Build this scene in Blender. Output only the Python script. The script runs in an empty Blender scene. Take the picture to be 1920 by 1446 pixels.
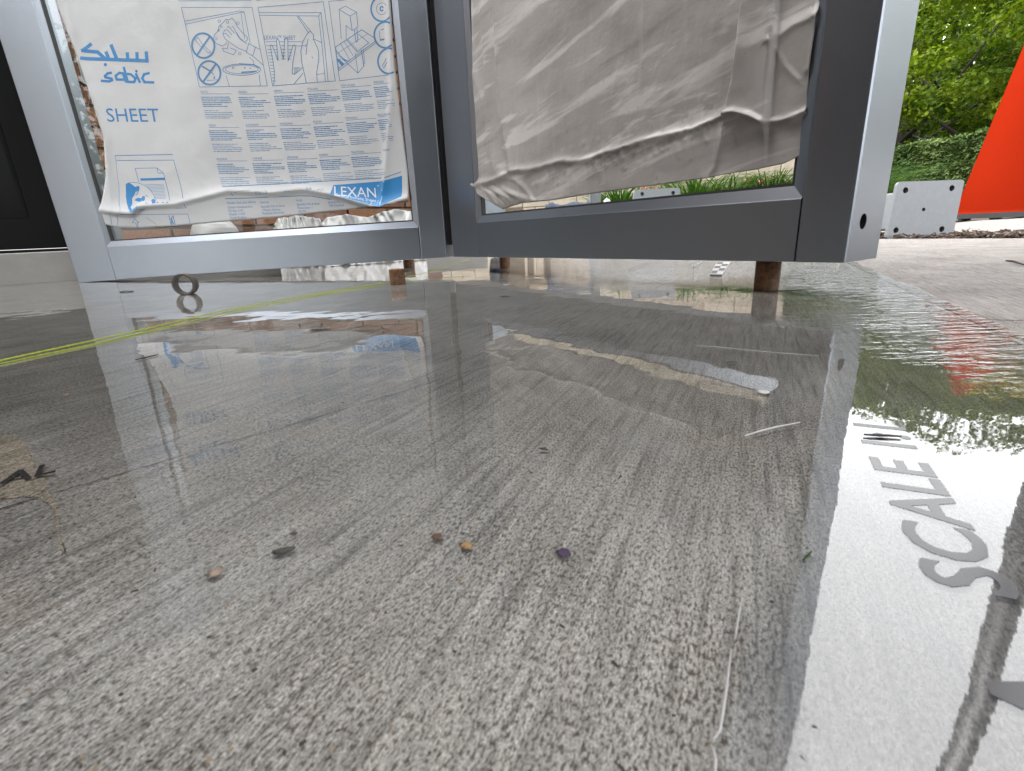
import bpy, math, random
import numpy as np
from mathutils import Vector, noise as mnoise
random.seed(7); rng = np.random.default_rng(7)
scn = bpy.context.scene
COL = scn.collection

# ------------------------------------------------------------------ camera
FPX, CX, CY, CAMH = 931.0, 960.0, 723.0, 0.085
ROLL = math.atan(.045)
PITCH = math.radians(17.24)
_F = np.array([0, math.cos(PITCH), -math.sin(PITCH)])
_R0 = np.array([1., 0, 0]); _U0 = np.cross(_R0, _F)
_R = math.cos(ROLL) * _R0 - math.sin(ROLL) * _U0
_U = math.sin(ROLL) * _R0 + math.cos(ROLL) * _U0
CAM = np.array([0, 0, CAMH])
cd = bpy.data.cameras.new('camera'); cam = bpy.data.objects.new('camera', cd); COL.objects.link(cam)
from mathutils import Matrix
cam.matrix_world = Matrix(((_R[0], _U[0], -_F[0], 0), (_R[1], _U[1], -_F[1], 0), (_R[2], _U[2], -_F[2], CAMH), (0, 0, 0, 1)))
cd.sensor_fit = 'HORIZONTAL'; cd.sensor_width = 36.0; cd.lens = 36.0 * FPX / 1920.0
cd.clip_start = .005; cd.clip_end = 2000
cd.dof.use_dof = True; cd.dof.focus_distance = .75; cd.dof.aperture_fstop = 32
scn.camera = cam

# ------------------------------------------------------------------ world, sun, exposure
SUN_EL, SUN_AZ = math.radians(70), math.radians(-105)     # azimuth from +Y towards +X
w = bpy.data.worlds.new('World'); scn.world = w; w.use_nodes = True
nt = w.node_tree; nt.nodes.clear()
sky = nt.nodes.new('ShaderNodeTexSky'); sky.sky_type = 'NISHITA'; sky.sun_disc = False
sky.sun_elevation = SUN_EL; sky.sun_rotation = SUN_AZ; sky.air_density = 1.0; sky.dust_density = 3.0; sky.ozone_density = 1.0
hs = nt.nodes.new('ShaderNodeHueSaturation'); hs.inputs['Saturation'].default_value = .06
bg = nt.nodes.new('ShaderNodeBackground'); bg.inputs['Strength'].default_value = .15
wo = nt.nodes.new('ShaderNodeOutputWorld')
nt.links.new(sky.outputs[0], hs.inputs['Color']); nt.links.new(hs.outputs[0], bg.inputs[0]); nt.links.new(bg.outputs[0], wo.inputs[0])
sl = bpy.data.lights.new('sun', 'SUN'); sl.energy = 0.5; sl.angle = math.radians(50); sl.color = (1, .97, .93)
sun = bpy.data.objects.new('sun', sl); COL.objects.link(sun)
sd = Vector((math.sin(SUN_AZ) * math.cos(SUN_EL), math.cos(SUN_AZ) * math.cos(SUN_EL), math.sin(SUN_EL)))
sun.rotation_euler = sd.to_track_quat('Z', 'Y').to_euler(); sun.location = sd * 30
scn.view_settings.view_transform = 'Standard'; scn.view_settings.look = 'None'
scn.view_settings.exposure = 3.15; scn.view_settings.gamma = 1; scn.view_settings.use_curve_mapping = False
scn.cycles.use_denoising = True
scn.cycles.max_bounces = 8; scn.cycles.transparent_max_bounces = 16; scn.cycles.caustics_reflective = False; scn.cycles.caustics_refractive = False

# ------------------------------------------------------------------ picture <-> place
def ray(x, y): return _F + _R * ((x - CX) / FPX) - _U * ((y - CY) / FPX)
def gnd(x, y, z=0.0):
    d = ray(x, y); return CAM + d * ((z - CAMH) / d[2])
def at(x, y, depth): return CAM + ray(x, y) * depth
def proj(P):
    d = np.asarray(P, float) - CAM; z = d @ _F
    return CX + FPX * (d @ _R) / z, CY - FPX * (d @ _U) / z
def onplane(x, y, p, n):
    d = ray(x, y); return CAM + d * (((p - CAM) @ n) / (d @ n))

# ------------------------------------------------------------------ mesh helpers
class MB:
    def __init__(s): s.v = []; s.f = []; s.mi = []
    def add(s, v, f, mi=0):
        o = len(s.v); s.v.extend([tuple(map(float, p)) for p in v]); s.f.extend([tuple(i + o for i in q) for q in f]); s.mi.extend([mi] * len(f)); return s
    def box(s, c, ax, mi=0):
        c = np.asarray(c, float); a, b, d = [np.asarray(q, float) for q in ax]
        v = [c + i * a + j * b + k * d for i in (-1, 1) for j in (-1, 1) for k in (-1, 1)]
        return s.add(v, [(0, 1, 3, 2), (4, 6, 7, 5), (0, 4, 5, 1), (2, 3, 7, 6), (0, 2, 6, 4), (1, 5, 7, 3)], mi)
    def abox(s, x0, x1, y0, y1, z0, z1, mi=0):
        return s.box(((x0 + x1) / 2, (y0 + y1) / 2, (z0 + z1) / 2), (((x1 - x0) / 2, 0, 0), (0, (y1 - y0) / 2, 0), (0, 0, (z1 - z0) / 2)), mi)
    def rprism(s, A, B, r=.003, seg=3, skip=(), mi=0):
        """A, B: matching quads (4 corners each, ccw seen from outside of A end); rounded long edges, closed ends"""
        def ring(Q):
            Q = [np.asarray(q, float) for q in Q]; out = []
            for i in range(4):
                p, a, b = Q[i], Q[i - 1] - Q[i], Q[(i + 1) % 4] - Q[i]
                a = a / np.linalg.norm(a); b = b / np.linalg.norm(b)
                for k in range(seg + 1):
                    t = k / seg * math.pi / 2
                    out.append(p + r * (a * (1 - math.sin(t)) + b * (1 - math.cos(t))))
            return out
        ra, rb = ring(A), ring(B); n = len(ra)
        f = [(i, (i + 1) % n, n + (i + 1) % n, n + i) for i in range(n) if i not in skip]
        f += [tuple(range(n))[::-1], tuple(range(n, 2 * n))]
        return s.add(ra + rb, f, mi)
    def tube(s, pts, r, n=8, cap=True, mi=0):
        pts = [np.asarray(p, float) for p in pts]; m = len(pts)
        rs = r if hasattr(r, '__len__') else [r] * m
        v = []; up = np.array([.13, .21, .97])
        for i, p in enumerate(pts):
            t = pts[min(i + 1, m - 1)] - pts[max(i - 1, 0)]; t = t / (np.linalg.norm(t) + 1e-12)
            a = np.cross(t, up)
            if np.linalg.norm(a) < .05: a = np.cross(t, np.array([1., 0, 0]))
            a /= np.linalg.norm(a); b = np.cross(t, a)
            for k in range(n):
                q = 2 * math.pi * k / n; v.append(p + rs[i] * (math.cos(q) * a + math.sin(q) * b))
        f = [(i * n + k, i * n + (k + 1) % n, (i + 1) * n + (k + 1) % n, (i + 1) * n + k) for i in range(m - 1) for k in range(n)]
        if cap: f += [tuple(range(n))[::-1], tuple(range((m - 1) * n, m * n))]
        return s.add(v, f, mi)
    def lathe(s, prof, c, n=32, mi=0, cap=True):
        c = np.asarray(c, float); m = len(prof)
        v = [c + np.array([r * math.cos(2 * math.pi * k / n), r * math.sin(2 * math.pi * k / n), z]) for r, z in prof for k in range(n)]
        f = [(i * n + k, i * n + (k + 1) % n, (i + 1) * n + (k + 1) % n, (i + 1) * n + k) for i in range(m - 1) for k in range(n)]
        if cap: f += [tuple(range(n))[::-1], tuple(range((m - 1) * n, m * n))]
        return s.add(v, f, mi)
    def grid(s, P, mi=0):
        P = np.asarray(P); a, b = P.shape[:2]
        f = [(i * b + j, i * b + j + 1, (i + 1) * b + j + 1, (i + 1) * b + j) for i in range(a - 1) for j in range(b - 1)]
        return s.add(P.reshape(-1, 3), f, mi)

def obj(name, mb, mats, parent=None, smooth=False, base=None, **props):
    me = bpy.data.meshes.new(name)
    v = np.array(mb.v, float)
    if parent is not None: o0 = world_loc(parent)
    elif base is not None: o0 = np.asarray(base, float)
    else: o0 = np.array([(v[:, 0].min() + v[:, 0].max()) / 2, (v[:, 1].min() + v[:, 1].max()) / 2, v[:, 2].min()])
    me.from_pydata((v - o0).tolist(), [], mb.f)
    if not isinstance(mats, (list, tuple)): mats = [mats]
    for m in mats: me.materials.append(m)
    if len(mats) > 1: me.polygons.foreach_set('material_index', mb.mi)
    if smooth:
        me.polygons.foreach_set('use_smooth', [True] * len(me.polygons))
    me.update()
    o = bpy.data.objects.new(name, me); COL.objects.link(o)
    if parent is not None: o.parent = parent
    else: o.location = o0
    for k, x in props.items(): o[k] = x
    return o
def world_loc(o):
    p = np.array(o.location)
    while o.parent is not None:
        o = o.parent; p = p + np.array(o.location)
    return p
def thing(name, label, cat, loc=(0, 0, 0), group=None):
    o = bpy.data.objects.new(name, None); COL.objects.link(o); o.location = tuple(map(float, loc)); o.empty_display_size = .05
    o['label'] = label; o['category'] = cat
    if group: o['group'] = group
    return o
def copy_thing(o, loc, label, group=None):
    def cp(x, par):
        c = x.copy(); COL.objects.link(c); c.parent = par
        for ch in [k for k in x.children]: cp(ch, c)
        return c
    c = cp(o, None); c.location = tuple(map(float, loc)); c['label'] = label
    if group: c['group'] = group
    return c
def boolean(o, cutter_mb):
    c = obj('cutter', cutter_mb, o.data.materials[0]); c.location = (0, 0, 0)
    me = c.data
    v = np.array(cutter_mb.v) - world_loc(o)
    me.vertices.foreach_set('co', v.reshape(-1)); me.update()
    c.location = tuple(world_loc(o))
    bpy.context.view_layer.update()
    m = o.modifiers.new('b', 'BOOLEAN'); m.operation = 'DIFFERENCE'; m.object = c; m.solver = 'EXACT'
    dg = bpy.context.evaluated_depsgraph_get()
    new = bpy.data.meshes.new_from_object(o.evaluated_get(dg)); o.modifiers.clear(); o.data = new
    bpy.data.objects.remove(c)

# ------------------------------------------------------------------ material helpers
class NT:
    def __init__(s, name):
        s.m = bpy.data.materials.new(name); s.m.use_nodes = True; s.t = s.m.node_tree; s.t.nodes.clear()
        s.out = s.n('ShaderNodeOutputMaterial'); s.tc = s.n('ShaderNodeTexCoord'); s.geo = s.n('ShaderNodeNewGeometry')
    def n(s, k, **kw):
        x = s.t.nodes.new(k)
        for a, b in kw.items(): setattr(x, a, b)
        return x
    def l(s, a, b): s.t.links.new(a, b)
    def set(s, sock, v):
        if isinstance(v, bpy.types.NodeSocket): s.l(v, sock)
        else: sock.default_value = v
    def pos(s, scale=(1, 1, 1), rot=0, wld=True):
        mp = s.n('ShaderNodeMapping'); s.l(s.geo.outputs['Position'] if wld else s.tc.outputs['Object'], mp.inputs['Vector'])
        if rot:
            m0 = s.n('ShaderNodeMapping'); s.l(s.geo.outputs['Position'] if wld else s.tc.outputs['Object'], m0.inputs['Vector'])
            m0.inputs['Rotation'].default_value = (0, 0, rot); s.l(m0.outputs[0], mp.inputs['Vector'])
        mp.inputs['Scale'].default_value = scale; return mp.outputs[0]
    def noise(s, vec, scale, detail=3, rough=.5, dist=0):
        x = s.n('ShaderNodeTexNoise'); s.l(vec, x.inputs['Vector']); x.inputs['Scale'].default_value = scale
        x.inputs['Detail'].default_value = detail; x.inputs['Roughness'].default_value = rough; x.inputs['Distortion'].default_value = dist
        return x.outputs[0]
    def vor(s, vec, scale, out='Distance'):
        x = s.n('ShaderNodeTexVoronoi'); s.l(vec, x.inputs['Vector']); x.inputs['Scale'].default_value = scale; return x.outputs[out]
    def ramp(s, f, stops):
        x = s.n('ShaderNodeValToRGB'); s.l(f, x.inputs[0]); e = x.color_ramp.elements
        while len(e) < len(stops): e.new(.5)
        for q, (p, c) in zip(e, stops):
            q.position = p; q.color = (c, c, c, 1) if not hasattr(c, '__len__') else (*c, 1)
        return x.outputs[0]
    def mix(s, f, a, b, mode='MIX'):
        x = s.n('ShaderNodeMix', data_type='RGBA', blend_type=mode)
        s.set(x.inputs[0], f)
        for i, c in ((6, a), (7, b)):
            if isinstance(c, bpy.types.NodeSocket): s.l(c, x.inputs[i])
            else: x.inputs[i].default_value = (*c, 1)
        return x.outputs[2]
    def math(s, op, a, b=0.0, clamp=False):
        x = s.n('ShaderNodeMath', operation=op); x.use_clamp = clamp; s.set(x.inputs[0], a); s.set(x.inputs[1], b); return x.outputs[0]
    def bump(s, h, dist, strength=1.0, normal=None):
        x = s.n('ShaderNodeBump'); s.l(h, x.inputs['Height']); x.inputs['Distance'].default_value = dist; x.inputs['Strength'].default_value = strength
        if normal is not None: s.l(normal, x.inputs['Normal'])
        return x.outputs[0]
    def bsdf(s, color, rough=.5, metallic=0, normal=None, **kw):
        b = s.n('ShaderNodeBsdfPrincipled')
        if isinstance(color, bpy.types.NodeSocket): s.l(color, b.inputs['Base Color'])
        else: b.inputs['Base Color'].default_value = (*color, 1)
        s.set(b.inputs['Roughness'], rough); s.set(b.inputs['Metallic'], metallic)
        if normal is not None: s.l(normal, b.inputs['Normal'])
        for k, v in kw.items(): s.set(b.inputs[k.replace('_', ' ')], v)
        return b.outputs[0]
    def done(s, sh): s.l(sh, s.out.inputs['Surface']); return s.m

def plain(name, color, rough=.6, metallic=0, var=.12, scale=40, bump=0, **kw):
    t = NT(name); p = t.pos((1, 1, 1), wld=False); nz = t.noise(p, scale, 4, .6)
    c0 = tuple(c * (1 - var) for c in color); c1 = tuple(min(1, c * (1 + var)) for c in color)
    c = t.mix(nz, c0, c1)
    nr = t.bump(nz, bump) if bump else None
    return t.done(t.bsdf(c, rough, metallic, nr, **kw))

BROOM = math.atan2(.436, .900)          # broom and joint direction, from +Y towards +X
DB = np.array([math.sin(BROOM), math.cos(BROOM), 0]); DN = np.array([DB[1], -DB[0], 0])

# concrete with a broomed finish
def concrete_mat(name, wet, tint=None):
    t = NT(name)
    br = t.pos((1, .10, 1), rot=BROOM)            # x across the broom strokes
    br2 = t.pos((1, .5, 1), rot=BROOM)
    p = t.pos()
    br3 = t.pos((1, .38, 1), rot=BROOM)
    lines = t.noise(br, 400, 3, .62, .3)
    lines2 = t.noise(br, 120, 3, .5, .3)
    groove = t.noise(t.pos((1, .04, 1), rot=BROOM), 360, 2, .6, .2)
    grain = t.noise(br2, 2900, 2, .6)
    pits = t.noise(br3, 1500, 3, .62)
    fine = t.noise(br2, 5200, 2, .6)
    blot = t.noise(p, 9, 5, .6); blot2 = t.noise(p, 38, 4, .6); worn = t.noise(p, 14, 3, .55)
    if tint is not None: c = t.ramp(blot, [(.3, tuple(q * .9 for q in tint)), (.7, tint)])
    elif wet: c = t.ramp(blot, [(.32, (.285, .265, .241)), (.68, (.345, .329, .309))])
    else: c = t.ramp(blot, [(.3, (.165, .152, .142)), (.7, (.21, .196, .184))])
    c = t.mix(1.0, c, t.ramp(lines, [(.36, .74), (.50, .98), (.70, 1.12)]), 'MULTIPLY')
    c = t.mix(1.0, c, t.ramp(lines2, [(.34, .90), (.58, 1.03)]), 'MULTIPLY')
    c = t.mix(1.0, c, t.ramp(groove, [(.33, .64), (.44, .97), (.58, 1.0), (.68, 1.15)]), 'MULTIPLY')  # groove darks and ridge highlights painted into the colour
    # open pits, denser on worn paste; pit shade and lit tops put into colour
    lim = t.math('ADD', pits, t.math('MULTIPLY', t.math('SUBTRACT', worn, .5), -.22))
    c = t.mix(1.0, c, t.ramp(lim, [(.38, .22), (.445, .72), (.51, 1.0), (.70, 1.3)]), 'MULTIPLY')
    c = t.mix(1.0, c, t.ramp(grain, [(.32, .50), (.5, 1.0), (.68, 1.40)]), 'MULTIPLY')
    c = t.mix(1.0, c, t.ramp(fine, [(.32, .8), (.68, 1.2)]), 'MULTIPLY')
    silt = t.math('MULTIPLY', t.ramp(lim, [(.38, 1.0), (.47, 0.0)]), t.ramp(blot2, [(.4, .15), (.62, 1.0)]))
    c = t.mix(t.math('MULTIPLY', silt, .65), c, (.095, .062, .036))
    st = t.ramp(t.noise(p, 17, 3, .5), [(.60, 0), (.74, .28)])
    c = t.mix(st, c, (.25, .17, .115))
    st2 = t.ramp(t.noise(t.pos((1.3, .8, 1)), 21, 2, .5), [(.60, 0), (.75, .25)])
    c = t.mix(st2, c, (.22, .235, .26))
    h = t.math('ADD', t.math('MULTIPLY', lines, .7), t.math('MULTIPLY', grain, .4))
    h = t.math('ADD', h, t.math('MULTIPLY', pits, .8)); h = t.math('ADD', h, t.math('MULTIPLY', lines2, .6)); h = t.math('ADD', h, t.math('MULTIPLY', groove, .9))
    nr = t.bump(h, .0011 if wet else .0009)
    return t.done(t.bsdf(c, .7 if wet else .85, 0, nr, **{'Specular_IOR_Level': .2 if wet else .3}))
M = {}
M['wet'] = concrete_mat('wet_broomed_concrete', True)
M['dry'] = concrete_mat('dry_concrete', False)


def water_mat():
    t = NT('water_film')
    p = t.pos(); br = t.pos((1, .07, 1), rot=BROOM); xs = t.pos((.35, 1.0, 1))
    big = t.noise(p, 13, 2, .45); mid = t.noise(p, 46, 2, .5)
    lines = t.noise(br, 330, 3, .6); grain = t.noise(t.pos((1, .35, 1), rot=BROOM), 850, 2, .6)
    drip = t.noise(xs, 120, 3, .6)
    # the film thins towards the camera and over to the drain side: there the broom marks and drops show through
    sep = t.n('ShaderNodeSeparateXYZ'); t.l(t.geo.outputs['Position'], sep.inputs[0])
    deep = t.ramp(t.math('ADD', t.math('MULTIPLY', sep.outputs[1], 1.0), t.math('MULTIPLY', t.noise(p, 5, 3, .5), .35)), [(.50, 0.0), (.80, 1.0)])
    n0 = t.bump(big, .0006)
    n1 = t.bump(mid, .00006, normal=n0)
    b = t.n('ShaderNodeBump'); t.l(t.math('ADD', lines, t.math('MULTIPLY', grain, .5)), b.inputs['Height']); b.inputs['Distance'].default_value = .000005
    t.l(t.math('SUBTRACT', 1.0, t.math('MULTIPLY', deep, .93)), b.inputs['Strength']); t.l(n1, b.inputs['Normal'])
    # drops from the eaves ruffle the right hand side
    side = t.ramp(t.math('ADD', t.math('SUBTRACT', sep.outputs[0], t.math('MULTIPLY', sep.outputs[1], .30)), t.math('MULTIPLY', t.noise(p, 7, 3, .5), .16)), [(.20, 0.0), (.32, 1.0)])
    side = t.math('MULTIPLY', side, t.ramp(sep.outputs[1], [(.20, 0.0), (.30, 1.0)]))
    back = t.math('MULTIPLY', t.ramp(sep.outputs[1], [(.66, 0.0), (.86, 1.0)]), t.ramp(sep.outputs[0], [(.06, 0.0), (.2, 1.0)]))
    side = t.math('MAXIMUM', side, back)
    b2 = t.n('ShaderNodeBump'); t.l(drip, b2.inputs['Height']); b2.inputs['Distance'].default_value = .0034
    t.l(side, b2.inputs['Strength']); t.l(b.outputs[0], b2.inputs['Normal'])
    # where the slab stands proud of the water the film is broken and hardly mirrors
    right_ = t.ramp(t.math('ADD', t.math('ADD', t.math('SUBTRACT', sep.outputs[0], t.math('MULTIPLY', sep.outputs[1], .69)), .05), t.math('MULTIPLY', t.noise(p, 60, 3, .6), .016)), [(.040, 0.0), (.062, 1.0)])
    far_ = t.ramp(t.math('ADD', sep.outputs[1], t.math('MULTIPLY', t.noise(p, 24, 4, .6), .10)), [(.125, .05), (.20, .48), (.34, .92)])
    thick = t.math('MAXIMUM', right_, far_)
    fr = t.n('ShaderNodeFresnel'); fr.inputs['IOR'].default_value = 2.05; t.l(b2.outputs[0], fr.inputs['Normal'])
    tr = t.n('ShaderNodeBsdfTransparent'); tr.inputs[0].default_value = (.93, .94, .94, 1)
    gl = t.n('ShaderNodeBsdfGlossy'); gl.inputs['Color'].default_value = (1, 1, 1, 1); gl.inputs['Roughness'].default_value = .01; t.l(b2.outputs[0], gl.inputs['Normal'])
    mx = t.n('ShaderNodeMixShader'); t.l(t.math('MULTIPLY', fr.outputs[0], thick), mx.inputs[0]); t.l(tr.outputs[0], mx.inputs[1]); t.l(gl.outputs[0], mx.inputs[2])
    return t.done(mx.outputs[0])
M['water'] = water_mat()

def metal_mat():
    t = NT('silver_grey_metallic_paint'); p = t.pos(wld=False)
    n = t.noise(p, 900, 2, .5); n2 = t.noise(p, 6, 3, .5)
    c = t.mix(n, (.185, .205, .235), (.225, .247, .277))
    c = t.mix(t.ramp(n2, [(.3, 0), (.8, .25)]), c, (.185, .20, .225))
    return t.done(t.bsdf(c, t.ramp(n2, [(.2, .27), (.8, .34)]), .9, t.bump(n, .00008)))
M['metal'] = metal_mat()
M['gasket'] = plain('black_rubber_gasket', (.012, .012, .013), .6)

def pane_mat():
    t = NT('clear_polycarbonate')
    fr = t.n('ShaderNodeFresnel'); fr.inputs['IOR'].default_value = 1.4
    tr = t.n('ShaderNodeBsdfTransparent'); tr.inputs[0].default_value = (.93, .945, .94, 1)
    gl = t.n('ShaderNodeBsdfGlossy'); gl.inputs['Roughness'].default_value = .02; gl.inputs['Color'].default_value = (1, 1, 1, 1)
    mx = t.n('ShaderNodeMixShader'); t.l(t.math('MULTIPLY', fr.outputs[0], t.math('SUBTRACT', 1.0, t.geo.outputs['Backfacing'])), mx.inputs[0]); t.l(tr.outputs[0], mx.inputs[1]); t.l(gl.outputs[0], mx.inputs[2])
    return t.done(mx.outputs[0])
M['pane'] = pane_mat()

def film_mat(dirty):
    t = NT('dusty_masking_film' if dirty else 'white_masking_film')
    p = t.pos(wld=False)
    if dirty:
        sm = t.pos((1, 1, 1), wld=False)
        st = t.n('ShaderNodeMapping'); t.l(t.tc.outputs['Object'], st.inputs['Vector'])
        st.inputs['Rotation'].default_value = (0, math.radians(17), math.radians(56)); st.inputs['Scale'].default_value = (1, 1, 1)
        st2 = t.n('ShaderNodeMapping'); t.l(st.outputs[0], st2.inputs['Vector']); st2.inputs['Scale'].default_value = (.8, 3.2, 5.5)
        smear = t.noise(st2.outputs[0], 4, 5, .58, .5)
        blot = t.noise(p, 7, 5, .6); sp = t.noise(p, 160, 3, .7)
        c = t.ramp(blot, [(.3, (.335, .315, .30)), (.7, (.43, .412, .396))])
        c = t.mix(t.ramp(smear, [(.52, 0), (.58, .85)]), c, (.58, .56, .54))
        c = t.mix(t.ramp(smear, [(.32, .6), (.44, 0)]), c, (.25, .235, .22))
        c = t.mix(t.ramp(sp, [(.24, .55), (.33, 0)]), c, (.13, .11, .10))
        drip = t.noise(t.pos((60, 60, 3.5), wld=False), 1, 3, .5)
        c = t.mix(t.ramp(drip, [(.60, 0), (.72, .25)]), c, (.56, .54, .52))
        trn = .32
    else:
        blot = t.noise(p, 5, 4, .6)
        c = t.ramp(blot, [(.3, (.45, .455, .465)), (.7, (.50, .505, .515))])
        trn = .15
    cr = t.noise(p, 22, 5, .6); cr2 = t.noise(p, 90, 3, .6)
    nr = t.bump(cr2, .0004 if dirty else .0002, normal=t.bump(cr, .0018 if dirty else .0014))
    b = t.bsdf(c, .45, 0, nr, **{'Specular_IOR_Level': .4})
    tl = t.n('ShaderNodeBsdfTranslucent'); t.l(c, tl.inputs[0])
    mx = t.n('ShaderNodeMixShader'); mx.inputs[0].default_value = trn; t.l(b, mx.inputs[1]); t.l(tl.outputs[0], mx.inputs[2])
    return t.done(mx.outputs[0])
M['film'] = film_mat(False); M['film_dirty'] = film_mat(True)
M['ink'] = plain('blue_print', (.004, .135, .33), .5, var=.06)
M['ink_light'] = plain('fine_blue_print', (.04, .15, .30), .5, var=.08)
M['white_ink'] = plain('white_print', (.45, .47, .50), .5, var=.05)

def rust_mat():
    t = NT('rusty_steel'); p = t.pos(wld=False); n = t.noise(p, 130, 5, .65); n2 = t.noise(p, 35, 3, .6)
    c = t.ramp(n, [(.3, (.045, .024, .013)), (.5, (.13, .058, .022)), (.7, (.24, .115, .045))])
    c = t.mix(t.ramp(n2, [(.4, 0), (.7, .6)]), c, (.075, .06, .045))
    return t.done(t.bsdf(c, .75, .2, t.bump(n, .0008)))
M['rust'] = rust_mat()
M['galv'] = plain('galvanised_steel', (.15, .157, .165), .5, .55, .12, 60, .0004)
M['dark_hole'] = plain('dark_steel', (.05, .05, .052), .4, .8)
M['chrome'] = plain('bright_steel', (.7, .7, .7), .18, 1.0)
M['orange'] = plain('orange_cone_plastic', (.155, .0095, .0026), .7, 0, .06, 6, Specular_IOR_Level=.0)
M['rubber'] = plain('black_rubber', (.02, .02, .021), .7)
M['string'] = plain('fluorescent_yellow_twine', (.30, .36, .015), .6, 0, .2, 400)
M['black_alu'] = plain('black_anodised_aluminium', (.004, .004, .0043), .6, 0, Specular_IOR_Level=.08)
M['dark_glass'] = plain('dark_door_glass', (.003, .0033, .003), .12, Specular_IOR_Level=.04)
M['stone'] = plain('light_concrete_step', (.22, .212, .20), .85, 0, .16, 18, .002)
M['mortar'] = plain('mortar', (.36, .31, .25), .9, 0, .15, 60, .003)
M['soil'] = plain('dark_soil', (.035, .026, .020), .95, 0, .4, 30, .01)
M['chips'] = plain('bark_mulch', (.055, .036, .025), .9, 0, .5, 25)
M['grass_ground'] = plain('far_lawn', (.05, .085, .025), .9, 0, .3, 2)
M['plastic'] = plain('white_plastic_sheeting', (.30, .295, .29), .4, 0, .05, 20)
M['navy'] = plain('navy_cloth', (.018, .026, .05), .85, 0, .3, 60, .002)
M['wood'] = plain('weathered_timber', (.20, .15, .10), .8, 0, .3, 50, .001)
M['bark'] = plain('tree_bark', (.016, .013, .010), .9, 0, .3, 14, .02)
M['yellow'] = plain('yellow_tape', (.75, .52, .03), .4, 0, .05)
M['soffit'] = plain('grey_canopy_soffit', (.20, .20, .20), .8, 0, .08, 3)
M['pole'] = plain('dark_grey_painted_steel', (.07, .072, .075), .4, .3)
M['letter'] = plain('black_letter_paint', (.018, .017, .019), .6)
M['floor_letter'] = plain('wet_black_floor_letter', (.024, .023, .025), .16, Specular_IOR_Level=.42)
M['ochre'] = concrete_mat('ochre_concrete', False, (.36, .31, .245))  # tan version of the dry concrete

def brick_mat():
    t = NT('brown_brick'); p = t.pos(wld=False); n = t.noise(p, 140, 4, .65)
    oi = t.n('ShaderNodeObjectInfo')
    c = t.mix(oi.outputs['Random'], (.115, .050, .026), (.19, .085, .042))
    c = t.mix(1.0, c, t.ramp(n, [(.25, .55), (.5, 1.0), (.75, 1.3)]), 'MULTIPLY')
    return t.done(t.bsdf(c, .85, 0, t.bump(n, .0012)))
M['brick'] = brick_mat()
def block_mat():
    t = NT('beige_stone_block'); p = t.pos(wld=False); n = t.noise(p, 12, 4, .65)
    oi = t.n('ShaderNodeObjectInfo')
    c = t.mix(oi.outputs['Random'], (.20, .16, .12), (.25, .21, .165))
    c = t.mix(1.0, c, t.ramp(n, [(.25, .75), (.75, 1.15)]), 'MULTIPLY')
    return t.done(t.bsdf(c, .9, 0, t.bump(n, .004)))
M['block'] = block_mat()
def leaf_mat(name, a, b, trans=.35):
    t = NT(name); p = t.pos(wld=False); n = t.noise(p, 2.2, 2, .5); n2 = t.noise(p, 40, 1, .5)
    c = t.mix(t.ramp(n, [(.35, 0), (.65, 1)]), a, b)
    c = t.mix(1.0, c, t.ramp(n2, [(.3, .75), (.7, 1.25)]), 'MULTIPLY')
    d = t.bsdf(c, .6, 0, **{'Specular_IOR_Level': .08}); tl = t.n('ShaderNodeBsdfTranslucent')
    t.l(t.mix(1.0, c, (1.3, 1.5, .6), 'MULTIPLY'), tl.inputs[0])
    mx = t.n('ShaderNodeMixShader'); mx.inputs[0].default_value = trans; t.l(d, mx.inputs[1]); t.l(tl.outputs[0], mx.inputs[2])
    return t.done(mx.outputs[0])
M['maple'] = leaf_mat('maple_leaves', (.014, .036, .003), (.085, .115, .005))
M['hedge'] = leaf_mat('hedge_needles', (.034, .062, .018), (.075, .105, .035), .15)
M['grass'] = leaf_mat('grass_blades', (.016, .042, .007), (.045, .080, .014))
M['azalea'] = leaf_mat('pink_petals', (.62, .12, .26), (.75, .25, .38), .3)

# ------------------------------------------------------------------ the setting
J0 = gnd(1595, 494); J1 = gnd(1920, 654)                # the joint between wet and dry slab
JM = (J0 + J1) / 2
def jp(t, off=0.0): return JM + DB * t + DN * off        # DN points to the dry side
E0 = gnd(1661, 448); E1 = gnd(1920, 447); ED = (E1 - E0) / np.linalg.norm(E1 - E0); EN = np.array([-ED[1], ED[0], 0]); 
if EN[0] < 0: EN = -EN
def slab(name, poly, z0, z1, mat):
    mb = MB(); n = len(poly)
    v = [(p[0], p[1], z1) for p in poly] + [(p[0], p[1], z0) for p in poly]
    mb.add(v, [tuple(range(n))] + [(i, n + i, n + (i + 1) % n, (i + 1) % n) for i in range(n)])
    return obj(name, mb, mat, base=(0, 0, 0), kind='structure')
g0 = MB(); g0.abox(-400, 400, -400, 400, -.06, -.05); obj('ground', g0, M['grass_ground'], base=(0, 0, 0), kind='structure')
def isect(p, d, q, e):
    A = np.array([[d[0], -e[0]], [d[1], -e[1]]]); t = np.linalg.solve(A, (q - p)[:2]); return p + d * t[0]
far = isect(jp(0, -.0015), DB, E0, ED)
fard = isect(jp(0, .0015), DB, E0, ED)
wetp = [jp(-6, -.0015), far, E0 - ED * 3.2, (-3.6, 5.0, 0), (-6, 2.0, 0), (-6, -6, 0)]
slab('wet_slab', [tuple(p) for p in wetp], -.05, 0, M['wet'])
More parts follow.
